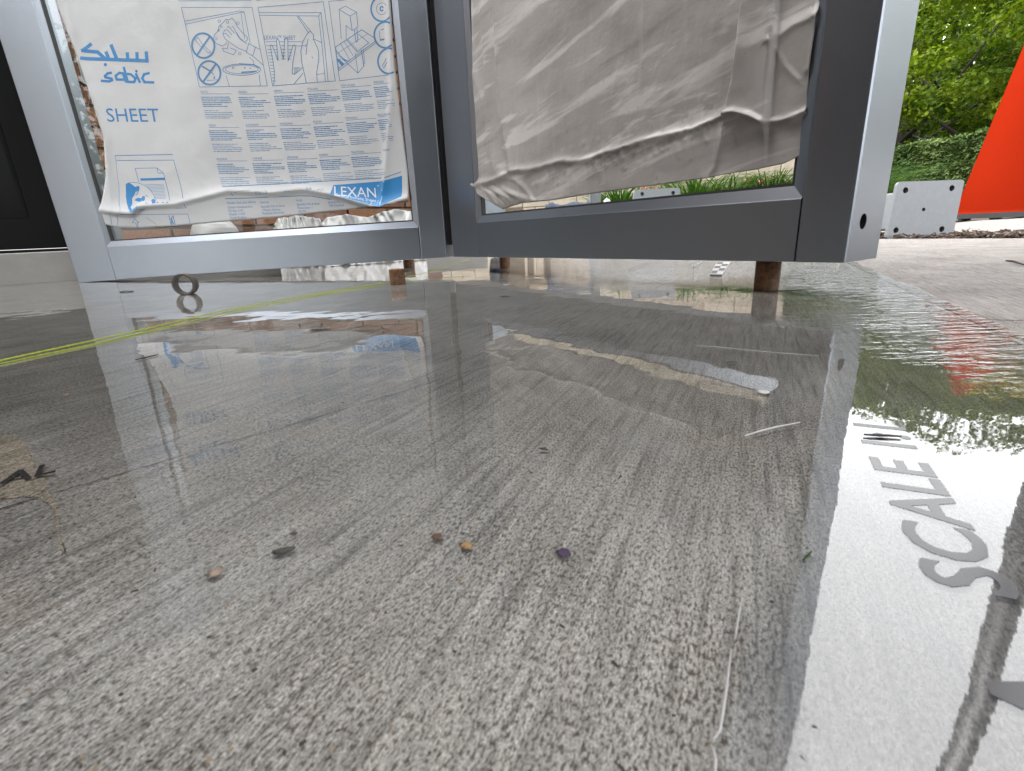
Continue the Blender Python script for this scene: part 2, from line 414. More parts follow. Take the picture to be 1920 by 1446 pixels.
# the dry pavement: two bays with a cross joint
CJ = isect(gnd(1789, 599), gnd(1920, 600) - gnd(1789, 599), JM, DB); CD = gnd(1925, 600.4) - gnd(1789, 599); CD = np.array([DN[0], DN[1], 0])
CJ = gnd(1850, 599.5); 
c_in = isect(CJ, CD, jp(0, .0015), DB)
slab('dry_pavement', [tuple(c_in + DB * .0015), tuple(c_in + DB * .0015 + CD * 9), tuple(E0 + ED * 9), tuple(fard)], -.05, 0, M['dry'])
slab('dry_pavement', [tuple(jp(-6, .0015)), tuple(jp(-6, 9)), tuple(c_in - DB * .0015 + CD * 9), tuple(c_in - DB * .0015)], -.05, 0, M['dry'])
jf = MB(); jf.box(jp(0, 0) + np.array([0, 0, -.012]), (DB * 6, DN * .02, (0, 0, .006))); 
obj('joint_filler', jf, M['soil'], base=(0, 0, 0), kind='structure')
# saw cut across the wet slab: a shallow groove filled with black silt, standing a hair proud
a, b = gnd(-60, 975), gnd(1350, 560); sc = MB(); dd = (b - a) / np.linalg.norm(b - a); nn = np.array([-dd[1], dd[0], 0])
pts = [a + (b - a) * t + nn * (.0008 * math.sin(t * 23) + .0005 * math.sin(t * 61)) for t in np.linspace(0, 1, 60)]
sc.add([p + nn * s * (.00028 + .00014 * math.sin(i * 1.7)) + np.array([0, 0, .0004]) for i, p in enumerate(pts) for s in (-1, 1)], [(2 * i, 2 * i + 1, 2 * i + 3, 2 * i + 2) for i in range(59)])
obj('saw_cut', sc, M['soil'], base=(0, 0, 0), kind='structure')
# water film over the wet slab, running a little over the joint
wv = []
for t in np.linspace(-2.2, 2.1, 400):
    off = .012 + .006 * mnoise.noise((t * 9, 0, 1)) + .012 * mnoise.noise((t * 2.3, 3, 1)) + .003 * mnoise.noise((t * 40, 3, 1))
    wv.append(jp(t, off))
wv += [np.array(p) for p in [(.35, 3.1, 0), (-.25, 2.95, 0), (-1.28, 1.54, 0), (-3.0, .1, 0), (-3.2, -2.2, 0)]]
wm = MB(); wm.add([(p[0], p[1], .0014) for p in wv], [tuple(range(len(wv)))])
obj('water_film', wm, M['water'], base=(0, 0, 0), kind='structure')
# planting bed, then the sloping walk beyond it
def bedline(o): return E0 + EN * o
slab('planting_bed', [tuple(bedline(.01) - ED * 9), tuple(bedline(.01) + ED * 9), tuple(bedline(12) + ED * 9), tuple(bedline(12) - ED * 9)], -.05, -.008, M['soil'])
wk0, wk1 = .42, 4.2
mb = MB()
pA, pB = bedline(wk0) - ED * .55, bedline(wk0) + ED * 9; pC, pD = bedline(wk1) + ED * 9, bedline(wk1) - ED * .55
mb.add([(*p[:2], z) for p, z in ((pA, .002), (pB, .002), (pC, .075), (pD, .075), (pA, -.05), (pB, -.05), (pC, -.05), (pD, -.05))], [(0, 1, 2, 3), (4, 7, 6, 5), (0, 4, 5, 1), (1, 5, 6, 2), (2, 6, 7, 3), (3, 7, 4, 0)])
obj('far_walk', mb, M['dry'], base=(0, 0, 0), kind='structure')
# bark mulch
mb = MB()
for i in range(11000):
    u, o = rng.uniform(-3.4, 3.0), rng.uniform(.0, .43) if i < 8600 else rng.uniform(0, 1.6)
    if o > .43 and u > -.6: continue
    c = bedline(o) + ED * u + np.array([0, 0, rng.uniform(-.006, .012)])
    a_ = rng.uniform(0, 6.28); tl = rng.uniform(-.5, .5); L, W, T = rng.uniform(.004, .016), rng.uniform(.002, .005), rng.uniform(.001, .004)
    ax = np.array([math.cos(a_) * math.cos(tl), math.sin(a_) * math.cos(tl), math.sin(tl)]); ay = np.array([-math.sin(a_), math.cos(a_), 0]); az = np.cross(ax, ay)
    mb.box(c, (ax * L * .7, ay * W, az * T))
obj('bark_mulch', mb, M['chips'], base=(0, 0, 0), kind='stuff')

# ------------------------------------------------------------------ the building: step, brick wall, door; added canopy
FE = np.array([math.cos(math.radians(40)), math.sin(math.radians(40)), 0]); FN = np.array([FE[1], -FE[0], 0])
FB = np.array([-1.54, 1.79, 0])
Z = np.array([0, 0, 1.])
def fac(s, o, z): return FB + FE * s + FN * o + Z * z
STEPH = .086
st = MB(); st.rprism([fac(-6, .37, 0), fac(-6, .37, STEPH), fac(-6, -.3, STEPH), fac(-6, -.3, 0)][::-1], [fac(1.58, .37, 0), fac(1.58, .37, STEPH), fac(1.58, -.3, STEPH), fac(1.58, -.3, 0)][::-1], .002)
obj('door_step', st, M['stone'], base=fac(-2, 0, 0), kind='structure')
S1 = 1.55; S00 = .14
bw = thing('brick_wall', 'brown brick wall with pale mortar joints behind the printed sheet', 'brick wall', fac(.7, -.1, STEPH))
mb = MB(); mb.box(fac((S1 + S00) / 2, -.12, (3.3 + STEPH) / 2), (FE * ((S1 - S00) / 2 - .004), FN * .1, Z * ((3.3 - STEPH) / 2)))
obj('mortar_body', mb, M['mortar'], bw)
CH, BL, JT = .0667, .203, .010
bmesh_ = MB(); bmesh_.rprism([(-BL / 2 + .005, .02, 0.005), (-BL / 2 + .005, -.02, .005), (-BL / 2 + .005, -.02, CH - .005), (-BL / 2 + .005, .02, CH - .005)], [(BL / 2 - .005, .02, .005), (BL / 2 - .005, -.02, .005), (BL / 2 - .005, -.02, CH - .005), (BL / 2 - .005, .02, CH - .005)], .002, 1)
stuffb = MB(); cnt = 0; bme = None; ang = math.radians(40)
for r in range(48):
    z = STEPH + r * CH; off = (r % 2) * BL / 2
    k = 0; s = S00 - off
    while s < S1 - .01:
        s0, s1 = max(s, S00), min(s + BL, S1)
        if s1 - s0 > .03:
            full = s1 - s0 > BL - 1e-4
            cpos = fac((s0 + s1) / 2, -.014 + rng.uniform(-.0015, .0015), z)
            if cnt < 290:
                if bme is None:
                    o = obj('brick', bmesh_, M['brick'], base=(0, 0, 0)); bme = o.data
                else:
                    o = bpy.data.objects.new('brick', bme); COL.objects.link(o)
                o.parent = bw; o.location = tuple(cpos - world_loc(bw)); o.rotation_euler = (0, 0, ang)
                o.scale = ((s1 - s0 - JT) / (BL - JT), 1, 1); cnt += 1
            else:
                h = (s1 - s0) / 2 - .005
                stuffb.box(cpos + Z * CH / 2, (FE * h, FN * .02, Z * (CH / 2 - .005)))
        s += BL
o = obj('upper_bricks', stuffb, M['brick'], bw); o['kind'] = 'stuff'
# facade left of the door, behind the camera's left shoulder
ww = thing('building_wall', 'dark brick building wall left of the black door', 'building', fac(-4, -.1, STEPH))
mb = MB(); mb.box(fac(-4.45 + S00, -.12, 1.7), (FE * 2.75, FN * .1, Z * 1.6)); mb.box(fac(-.85 + S00, -.12, 2.75), (FE * .845, FN * .1, Z * .55)); obj('wall', mb, M['brick'], ww)
dr = thing('door', 'black framed glass door on the concrete step at far left', 'door', fac(-.85, -.05, STEPH))
def fbox(mb, s0, s1, o0, o1, z0, z1): return mb.box(fac((s0 + s1) / 2 + S00, (o0 + o1) / 2, (z0 + z1) / 2), (FE * (s1 - s0) / 2, FN * abs(o1 - o0) / 2, Z * (z1 - z0) / 2))
for s0, s1 in ((-.075, -.006), (-1.69, -1.62)):
    obj('door_jamb', fbox(MB(), s0, s1, -.12, .01, STEPH + .001, 2.2), M['black_alu'], dr)
leaf = obj('door_leaf', fbox(fbox(fbox(MB(), -.185, -.079, -.09, -.02, STEPH + .012, 2.15), -1.616, -1.51, -.09, -.02, STEPH + .012, 2.15), -1.51, -.185, -.089, -.021, STEPH + .012, STEPH + .11), M['black_alu'], dr)
obj('glass', fbox(MB(), -1.512, -.183, -.06, -.05, STEPH + .11, 2.15), M['dark_glass'], leaf)
obj('glazing_bead', fbox(fbox(MB(), -.197, -.186, -.05, -.028, STEPH + .11, 2.15), -1.5, -.197, -.05, -.028, STEPH + .111, STEPH + .122), M['black_alu'], leaf)
obj('threshold', fbox(MB(), -1.62, -.075, -.1, .015, STEPH + .0005, STEPH + .010), M['black_alu'], dr)
# a sheet of plastic taped to the bricks high up, torn along its lower edge
mb = MB(); P = []
for i in range(40):
    u = i / 39; s = .19 + .4 * u
    zb = .62 + .05 * mnoise.noise((u * 9, 2, 0)) + .03 * mnoise.noise((u * 31, 2, 0)) - .05 * u
    P.append([fac(s, .012 + .008 * mnoise.noise((u * 5, v * 3, 7)) , zb + (1.5 - zb) * v / 11) for v in range(12)])
mb.grid(P); o = obj('taped_plastic', mb, M['plastic'], smooth=True, label='torn translucent plastic taped on the brick wall behind the left post', category='plastic sheet')
o.modifiers.new('t', 'SOLIDIFY').thickness = .0006
# added unseen canopy, cutting the sky light on slab and panels
cn = thing('light_blocking_canopy', 'added flat grey canopy overhead, out of view, blocking sky light', 'canopy', (-1, -2, 3.3))
cv = [(-2.3, -1.7), (2.6, -1.7), (2.6, .5), (-2.95, .5)]
mb = MB(); mb.add([(x, y, z) for z in (3.3, 3.6) for x, y in cv], [(3, 2, 1, 0), (4, 5, 6, 7)] + [(i, (i + 1) % 4, 4 + (i + 1) % 4, 4 + i) for i in range(4)])
obj('roof_slab', mb, M['soffit'], cn)
for x, y in ((2.3, -1.4), (2.3, .2), (-1.6, -1.4)):
    mb = MB(); mb.rprism([(x - .1, y - .1, 0), (x + .1, y - .1, 0), (x + .1, y + .1, 0), (x - .1, y + .1, 0)], [(x - .1, y - .1, 3.3), (x + .1, y - .1, 3.3), (x + .1, y + .1, 3.3), (x - .1, y + .1, 3.3)], .01)
    obj('column', mb, M['soffit'], cn)
pr_ = MB(); pr_.rprism([(-.8, -1.6, 0), (.45, -1.6, 0), (.45, -1.25, 0), (-.8, -1.25, 0)], [(-.8, -1.6, 3.29), (.45, -1.6, 3.29), (.45, -1.25, 3.29), (-.8, -1.25, 3.29)], .01)  # added unseen pier, a dark mass for the middle posts to reflect
obj('added_dark_pier', pr_, M['brick'], cn)
# added unseen chest, darkening metal and foreground as the photographer's body would
tq = np.array([-.74, -.10, 0]); ta = math.radians(-57); tx = np.array([math.cos(ta), math.sin(ta), 0]); ty = np.array([-tx[1], tx[0], 0])
tc_ = thing('added_dark_chest', 'black rolling tool chest standing on the slab behind the camera', 'tool chest', tq)
mb = MB(); mb.box(tq + Z * .66, (tx * .46, ty * .25, Z * .60)); obj('cabinet', mb, M['black_alu'], tc_)
for k in range(5):
    mb = MB(); mb.box(tq + ty * .256 + Z * (.19 + k * .235), (tx * .43, ty * .005, Z * .108)); dw = obj('drawer', mb, M['black_alu'], tc_)
    mb = MB(); mb.box(tq + ty * .27 + Z * (.26 + k * .235), (tx * .36, ty * .008, Z * .008)); obj('handle', mb, M['pole'], dw)
for i in (-1, 1):
    for j in (-1, 1):
        mb = MB(); mb.box(tq + tx * i * .38 + ty * j * .18 + Z * .03, (tx * .03, ty * .015, Z * .03)); obj('caster', mb, M['rubber'], tc_)

# lamp post to the right, seen only mirrored in the water
pd = gnd(1848, 1250); pdir = (pd - np.array([0, 0, 0])); az = math.atan2(pd[0], pd[1]); PP = np.array([math.sin(az), math.cos(az), 0]) * 3.4
lp = thing('lamp_post', 'tall dark lamp post standing right of the wet slab', 'lamp post', PP)
mb = MB(); mb.lathe([(.11, 0), (.11, .02), (.075, .05), (.07, 1.0), (.06, 7)], PP, 24); obj('pole', mb, M['pole'], lp, smooth=True)
mb = MB(); mb.box(PP + np.array([-.35, -.1, 7.05]), ((.42, 0, 0), (0, .12, 0), (0, 0, .05))); obj('lamp_head', mb, M['pole'], lp)

# beige stone wall far behind the right panel
BW0 = np.array([1.2, 8.6, 0]); 
sw = thing('stone_wall', 'beige coursed stone building wall far behind the right panel', 'stone wall', BW0)
mb = MB(); WX = np.array([.96, -.28, 0]); WN = np.array([-.28, -.96, 0])
mb.box(BW0 + Z * 1.6 - WN * .12 + WX * 0, (WX * 3.2, WN * .1, Z * 1.6)); obj('mortar_body', mb, M['mortar'], sw)
bm2 = None
for r in range(14):
    for k in range(14):
        x0 = -3.2 + k * .457 + (r % 2) * .22; x1 = min(x0 + .445, 3.2)
        if x1 - x0 < .05: continue
        c = BW0 + WX * (x0 + x1) / 2 + Z * (.115 + r * .228) + WN * rng.uniform(-.004, .004)
        if bm2 is None:
            q = MB(); q.box((0, 0, 0), ((.2225, 0, 0), (0, .03, 0), (0, 0, .108))); o = obj('stone_block', q, M['block'], base=(0, 0, 0)); bm2 = o.data
        else:
            o = bpy.data.objects.new('stone_block', bm2); COL.objects.link(o)
        o.parent = sw; o.location = tuple(c - world_loc(sw)); o.rotation_euler = (0, 0, math.atan2(WX[1], WX[0])); o.scale = ((x1 - x0) / .445, 1, 1)

# ------------------------------------------------------------------ the shelter panels
PC = gnd(846, 507); PL = gnd(147, 531); PR = gnd(1582, 563)
DL = (PC - PL) / np.linalg.norm(PC - PL); DR = (PR - PC) / np.linalg.norm(PR - PC)
NL = np.array([DL[1], -DL[0], 0]); NR = np.array([DR[1], -DR[0], 0])      # towards the camera
TOP = 2.25
def make_panel(org, d, n, L, lp_, rp_, zb, zt, depth, pdepth, label, lean=0.0):
    """s runs along d from org; lp_, rp_ = (s0, s1) of the left and right post; zb, zt = bottom and rail top at both ends"""
    root = thing('shelter_panel', label, 'shelter panel', org + d * (lp_[0] + rp_[1]) / 2)
    s0, s1 = lp_[0], rp_[1]
    B = lambda s: zb[0] + (zb[1] - zb[0]) * (s - s0) / (s1 - s0)
    T = lambda s: zt[0] + (zt[1] - zt[0]) * (s - s0) / (s1 - s0)
    pt = lambda s, o, z: org + d * (s + lean * z * max(0, 1 - (s - s0) / (s1 - s0))) + n * o + Z * z
    posts = []
    for a_, b_ in (lp_, rp_):
        A = [pt(a_, 0, B(a_)), pt(b_, 0, B(b_)), pt(b_, -pdepth, B(b_)), pt(a_, -pdepth, B(a_))]
        A2 = [pt(a_, 0, TOP), pt(b_, 0, TOP), pt(b_, -pdepth, TOP), pt(a_, -pdepth, TOP)]
        posts.append(obj('post', MB().rprism(A, A2, .0025, 3), M['metal'], root))
    a_, b_ = lp_[1] + .0012, rp_[0] - .0012
    for nm, z0, z1 in (('bottom_rail', B, T), ('top_rail', lambda s: TOP - .09, lambda s: TOP)):
        A = [pt(a_, -.001, z0(a_)), pt(a_, -depth, z0(a_)), pt(a_, -depth, z1(a_)), pt(a_, -.001, z1(a_))]
        A2 = [pt(b_, -.001, z0(b_)), pt(b_, -depth, z0(b_)), pt(b_, -depth, z1(b_)), pt(b_, -.001, z1(b_))]
        obj(nm, MB().rprism(A, A2, .0018, 3), M['metal'], root)
    # sloping glazing bead all round with a black gasket at its back
    W, D = .013, .006
    a2, b2 = lp_[1], rp_[0]
    out = [pt(a2, -.0015, T(a2) - .0005), pt(b2, -.0015, T(b2) - .0005), pt(b2, -.0015, TOP - .09), pt(a2, -.0015, TOP - .09)]
    inn = [pt(a2 + W, -D, T(a2) + W), pt(b2 - W, -D, T(b2) + W), pt(b2 - W, -D, TOP - .09 - W), pt(a2 + W, -D, TOP - .09 - W)]
    bk = [p - n * .006 for p in inn]; ob = [p - n * (D + .006) for p in out]
    mb = MB()
    for i in range(4):
        j = (i + 1) % 4
        mb.add([out[i], out[j], inn[j], inn[i], bk[i], bk[j], ob[i], ob[j]], [(0, 1, 2, 3), (3, 2, 5, 4), (4, 5, 7, 6), (6, 7, 1, 0)])
    obj('glazing_bead', mb, M['metal'], root)
    g = .003
    gi = [inn[0] + d * g + Z * g, inn[1] - d * g + Z * g, inn[2] - d * g - Z * g, inn[3] + d * g - Z * g]
    mb = MB()
    for i in range(4):
        j = (i + 1) % 4
        f0 = [inn[i] - n * .0006, inn[j] - n * .0006, gi[j] - n * .0006, gi[i] - n * .0006]
        mb.add(f0 + [p - n * .009 for p in f0], [(0, 1, 2, 3), (3, 2, 6, 7), (4, 7, 6, 5), (0, 4, 5, 1)])
    obj('gasket', mb, M['gasket'], root)
    mb = MB(); mid = (a2 + b2) / 2
    zz0, zz1 = min(T(a2), T(b2)) , TOP - .09
    mb.add([pt(a2 + .002, -D - .0085 - k, (T(a2) if 1 else 0) + .002) if q == 0 else pt(b2 - .002, -D - .0085 - k, T(b2) + .002) if q == 1 else pt(b2 - .002, -D - .0085 - k, zz1 - .002) if q == 2 else pt(a2 + .002, -D - .0085 - k, zz1 - .002) for k in (0, .006) for q in range(4)],
           [(0, 1, 2, 3), (7, 6, 5, 4), (0, 4, 5, 1), (1, 5, 6, 2), (2, 6, 7, 3), (3, 7, 4, 0)])
    obj('clear_pane', mb, M['pane'], root)
    return root, posts, pt, D
wl = np.linalg.norm(PC - PL)
left, lposts, ptL, GD = make_panel(PC, DL, NL, wl, (-wl, -.937), (-.073, -.008), (.0015, .0315), (.0905, .1065), .05, .062,
                       'grey metal framed shelter panel covered with white blue printed sheet', -.03)
right, rposts, ptR, GD = make_panel(PC, DR, NR, .87, (.014, .133), (.819, .871), (.0325, .0385), (.107, .1065), .05, .079,
                       'grey metal framed shelter panel covered with dusty blank grey sheet')
gs = MB(); c0_ = ptL(.003, -.035, .06); c1_ = ptL(.003, -.035, 2.24)  # added dark strip closing the corner gap, so no sky shines through
gs.rprism([c0_ + DL * x * .012 + NL * y * .02 for x, y in ((-1, 1), (1, 1), (1, -1), (-1, -1))], [c1_ + DL * x * .012 + NL * y * .02 for x, y in ((-1, 1), (1, 1), (1, -1), (-1, -1))], .002)
obj('corner_gap_blocker', gs, M['gasket'], left)
# access hole in the end face of the right post
hp = onplane(1627, 415, PR, DR)
hs_, hz = (hp - PC) @ DR, hp[2]; ho = (hp - PC) @ NR
def disc_cyl(c, ax, r, l0, l1, n=28, mi=0):
    ax = np.asarray(ax, float); a_ = np.cross(ax, Z); 
    if np.linalg.norm(a_) < .1: a_ = np.array([1., 0, 0])
    a_ /= np.linalg.norm(a_); b_ = np.cross(ax, a_); mb = MB()
    v = [c + ax * l + r * (math.cos(2 * math.pi * k / n) * a_ + math.sin(2 * math.pi * k / n) * b_) for l in (l0, l1) for k in range(n)]
    mb.add(v, [(k, (k + 1) % n, n + (k + 1) % n, n + k) for k in range(n)] + [tuple(range(n))[::-1], tuple(range(n, 2 * n))]); return mb
hc = PC + DR * .871 + NR * ho + Z * hz
boolean(rposts[1], disc_cyl(hc, DR, .0080, -.035, .01))
mb = MB(); N = 28
ins = disc_cyl(hc, DR, .0079, -.034, -.0008)
ins.f = ins.f[:-1]
sleeve = obj('bolt_sleeve', ins, M['dark_hole'], rposts[1])
obj('bolt_head', disc_cyl(hc, DR, .0052, -.033, -.018, 6), M['chrome'], sleeve)

# ------------------------------------------------------------------ masking films, defined in the picture, laid out on the pane planes
FO_L = -.0068; FO_R = -.0068
def ridge(x, y, pl, width_a, width_b, amp):
    """height of a fold running along polyline pl; width_a on the left-hand/upper side, width_b on the other"""
    best = None
    for (x0, y0), (x1, y1) in zip(pl[:-1], pl[1:]):
        dx, dy = x1 - x0, y1 - y0; L2 = dx * dx + dy * dy
        t = ((x - x0) * dx + (y - y0) * dy) / L2; tc = max(0, min(1, t))
        px, py = x0 + tc * dx, y0 + tc * dy
        dist = math.hypot(x - px, y - py); side = dx * (y - y0) - dy * (x - x0)
        if best is None or dist < best[0]: best = (dist, side)
    d, sd_ = best
    wv_ = width_a if sd_ < 0 else width_b
    return amp * math.exp(-(d / wv_) ** 1.3) if d < wv_ * 4 else 0.0
class Film:
    def __init__(s, org, d, n, off, disp): s.org, s.d, s.n, s.off, s.disp = org, d, n, off, disp; s.p0 = org + n * off
    def sz(s, x, y):
        P = onplane(x, y, s.p0, s.n); return (P - s.org) @ s.d, P[2]
    def px(s, x, y, extra=.0): # place of a print point
        P = onplane(x, y, s.p0, s.n); return P + s.n * (s.disp(x, y) + extra)
    def pt(s, a, z):
        P = s.p0 + s.d * a + Z * z; x, y = proj(P) if z < 1.6 else (0, -3000); return P + s.n * s.disp(x, y)
def interp(tab, q):
    xs = [t[0] for t in tab]; ys = [t[1] for t in tab]; return float(np.interp(q, xs, ys))
# --- left
foldL = [(186, 394), (225, 400), (252, 402), (268, 388), (330, 384), (375, 373), (430, 359), (510, 363), (570, 356), (622, 366), (700, 388), (716, 388), (768, 372)]
def dispL(x, y):
    if y < -400: return .001
    yf = interp(foldL, x); h = .0006
    dn = yf - y                                  # above the fold: positive
    amp = .007 + .007 * math.exp(-((x - 690) / 60) ** 2) + .005 * math.exp(-((x - 250) / 40) ** 2)
    if dn > 0: h += amp * math.exp(-(dn / 13.0) ** 1.1)
    else: h += amp * math.exp(-(dn / 3.2) ** 2)
    h += ridge(x, y, [(118, -20), (150, 110), (200, 250), (206, 330), (214, 395)], 7, 10, .004)
    h += ridge(x, y, [(727, -20), (735, 160), (727, 260), (716, 385)], 9, 5, .003)
    h += .0012 * mnoise.noise((x * .011, y * .013, 3)) + .0005 * mnoise.noise((x * .04, y * .03, 9))
    return h
FL = Film(PC, DL, NL, FO_L, dispL)
leftL = [(-20, 97), (0, 104), (60, 128), (110, 150), (180, 172), (260, 197), (330, 201), (385, 191), (400, 188), (424, 196)]   # y -> x
rightL = [(-20, 731), (0, 733), (90, 738), (160, 745), (240, 754), (320, 765), (372, 768), (380, 766)]
botL = [(190, 419), (200, 424), (225, 427), (262, 428), (330, 424), (430, 415), (520, 408), (600, 399), (700, 388), (768, 378)]
def film_grid(F, lt, rt, bt, nu, nv, ztop, send):
    P = []
    for i in range(nu + 1):
        u = i / nu; col = []
        xb = interp([(0, bt[0][0]), (1, bt[-1][0])], u); yb = interp(bt, xb)
        for j in range(nv + 1):
            v = j / nv
            if v <= .86:
                y = yb + (-15 - yb) * (v / .86); k = max(-15, y)
                xl, xr = interp(lt, k), interp(rt, k)
                # near the bottom follow the bottom edge's own ends
                x = xl + (xr - xl) * u
                a_, z = F.sz(x, y); col.append((a_, z))
            else:
                a0, z0 = col[int(.86 * nv)] if (int(.86 * nv) < len(col)) else col[-1]
                q = (v - .86) / .14; col.append((a0 + (send[0] + (send[1] - send[0]) * u - a0) * min(1, q * 2.5), z0 + (ztop - z0) * q))
        P.append([F.pt(*c) for c in col])
    return P
pl = MB(); pl.grid(film_grid(FL, leftL, rightL, botL, 150, 130, 2.13, (-.945, -.076)))
filmL = obj('protective_film', pl, M['film'], left, smooth=True)
md = filmL.modifiers.new('t', 'SOLIDIFY'); md.thickness = .0005; md.offset = -1
# --- right
foldR = [(880, 352), (890, 346), (930, 336), (960, 322), (974, 318), (1000, 316), (1060, 300), (1090, 302), (1140, 284), (1165, 278), (1210, 262), (1270, 248), (1300, 242), (1340, 226), (1368, 214), (1384, 210), (1400, 214), (1440, 228), (1470, 226), (1520, 206), (1545, 198)]
RID = [([(903, -20), (913, 150), (918, 260), (930, 322)], 9, 2.5, .006), ([(930, -20), (934, 120), (944, 240), (958, 318)], 8, 2.2, .009),
       ([(890, 135), (905, 190), (912, 270)], 4, 4, .0025), ([(888, 345), (906, 372), (918, 390)], 5, 10, .005), ([(916, 278), (925, 320), (936, 360)], 4, 4, .003), ([(960, 330), (985, 352), (1002, 375)], 3, 6, .0035),
       ([(1402, -20), (1392, 70), (1378, 160), (1366, 212)], 26, 2.5, .012), ([(1366, 214), (1356, 262), (1344, 310), (1328, 336)], 4, 14, .004),
       ([(1459, -20), (1455, 70), (1446, 140), (1441, 230)], 2.5, 34, .013), ([(1452, 78), (1490, 48), (1535, 30)], 14, 5, .0025), ([(1530, 30), (1534, 60), (1520, 130)], 16, 8, .005),
       ([(1452, 80), (1475, 125), (1500, 150)], 4, 9, .002), ([(1384, 210), (1415, 216), (1441, 232)], 3, 6, .004)]
for x0, y0, l0 in ((1060, 300, 18), (1075, 297, 20), (1098, 292, 26), (1106, 290, 12), (1125, 285, 24), (1134, 282, 12), (1148, 278, 20), (1165, 274, 16), (1184, 270, 24), (1225, 256, 26), (1245, 250, 24), (1282, 242, 24), (1298, 238, 26), (1322, 230, 26), (1345, 222, 22)):
    RID.append(([(x0, y0 - 4), (x0 - 2, y0 - l0)], 1.6, 1.6, .0016))
for x0, y0, l0 in ((1040, 312, 30), (1068, 306, 32), (1098, 300, 30), (1118, 300, 44), (1166, 282, 34), (1268, 256, 40), (1290, 258, 40), (1382, 240, 30), (1235, 330, 20)):
    RID.append(([(x0, y0), (x0 + 5, y0 + l0)], 3, 3, .002))
for k_ in range(9):
    RID.append(([(905 + k_ * 7, 352 + (k_ * 37) % 11), (918 + k_ * 10 + (k_ * 53) % 9, 386 - k_ * 1.5)], 2, 4, .0035))
for k_ in range(26):
    x_ = 985 + k_ * 14.5 + (k_ * 29) % 9; y_ = interp(foldR, x_); RID.append(([(x_, y_ + 3), (x_ + 3 + (k_ * 17) % 7, y_ + 12 + (k_ * 41) % 22)], 2, 4, .0024))
RB = [(min(p[0] for p in r[0]) - 4 * max(r[1], r[2]), max(p[0] for p in r[0]) + 4 * max(r[1], r[2]), min(p[1] for p in r[0]) - 4 * max(r[1], r[2]), max(p[1] for p in r[0]) + 4 * max(r[1], r[2])) for r in RID]
def dispR(x, y):
    if y < -400: return .001
    yf = interp(foldR, x); h = .0008; dn = yf - y
    amp = (.006 + .002 * mnoise.noise((x * .03, 0, 5))) * .8
    if dn > 0: h += amp * math.exp(-(dn / 5.0) ** 1.0)
    else: h += amp * math.exp(-((dn) / (6 + 7 * mnoise.noise((x * .05, 4, 5)))) ** 2)
    for r, b_ in zip(RID, RB):
        if b_[0] < x < b_[1] and b_[2] < y < b_[3]: h += .75 * ridge(x, y, *r)
    h += .0014 * mnoise.noise((x * .008 + y * .004, y * .012 - x * .003, 13)) + .0004 * mnoise.noise((x * .05, y * .03, 9))
    return h
FR = Film(PC, DR, NR, FO_R, dispR)
leftR = [(-20, 884), (0, 885), (120, 886), (180, 889), (260, 893), (300, 889), (340, 884), (360, 893), (392, 916)]
rightR = [(-20, 1541), (0, 1540), (20, 1538), (36, 1533), (60, 1531), (130, 1521), (170, 1516), (240, 1512), (290, 1508)]
botR = [(884, 362), (900, 380), (914, 393), (930, 388), (960, 381), (1020, 376), (1100, 364), (1200, 351), (1330, 334), (1350, 329), (1420, 318), (1470, 307), (1508, 289)]
pr = MB(); pr.grid(film_grid(FR, leftR, rightR, botR, 230, 150, 2.13, (.137, .816)))
filmR = obj('protective_film', pr, M['film_dirty'], right, smooth=True)
md = filmR.modifiers.new('t', 'SOLIDIFY'); md.thickness = .0005; md.offset = -1

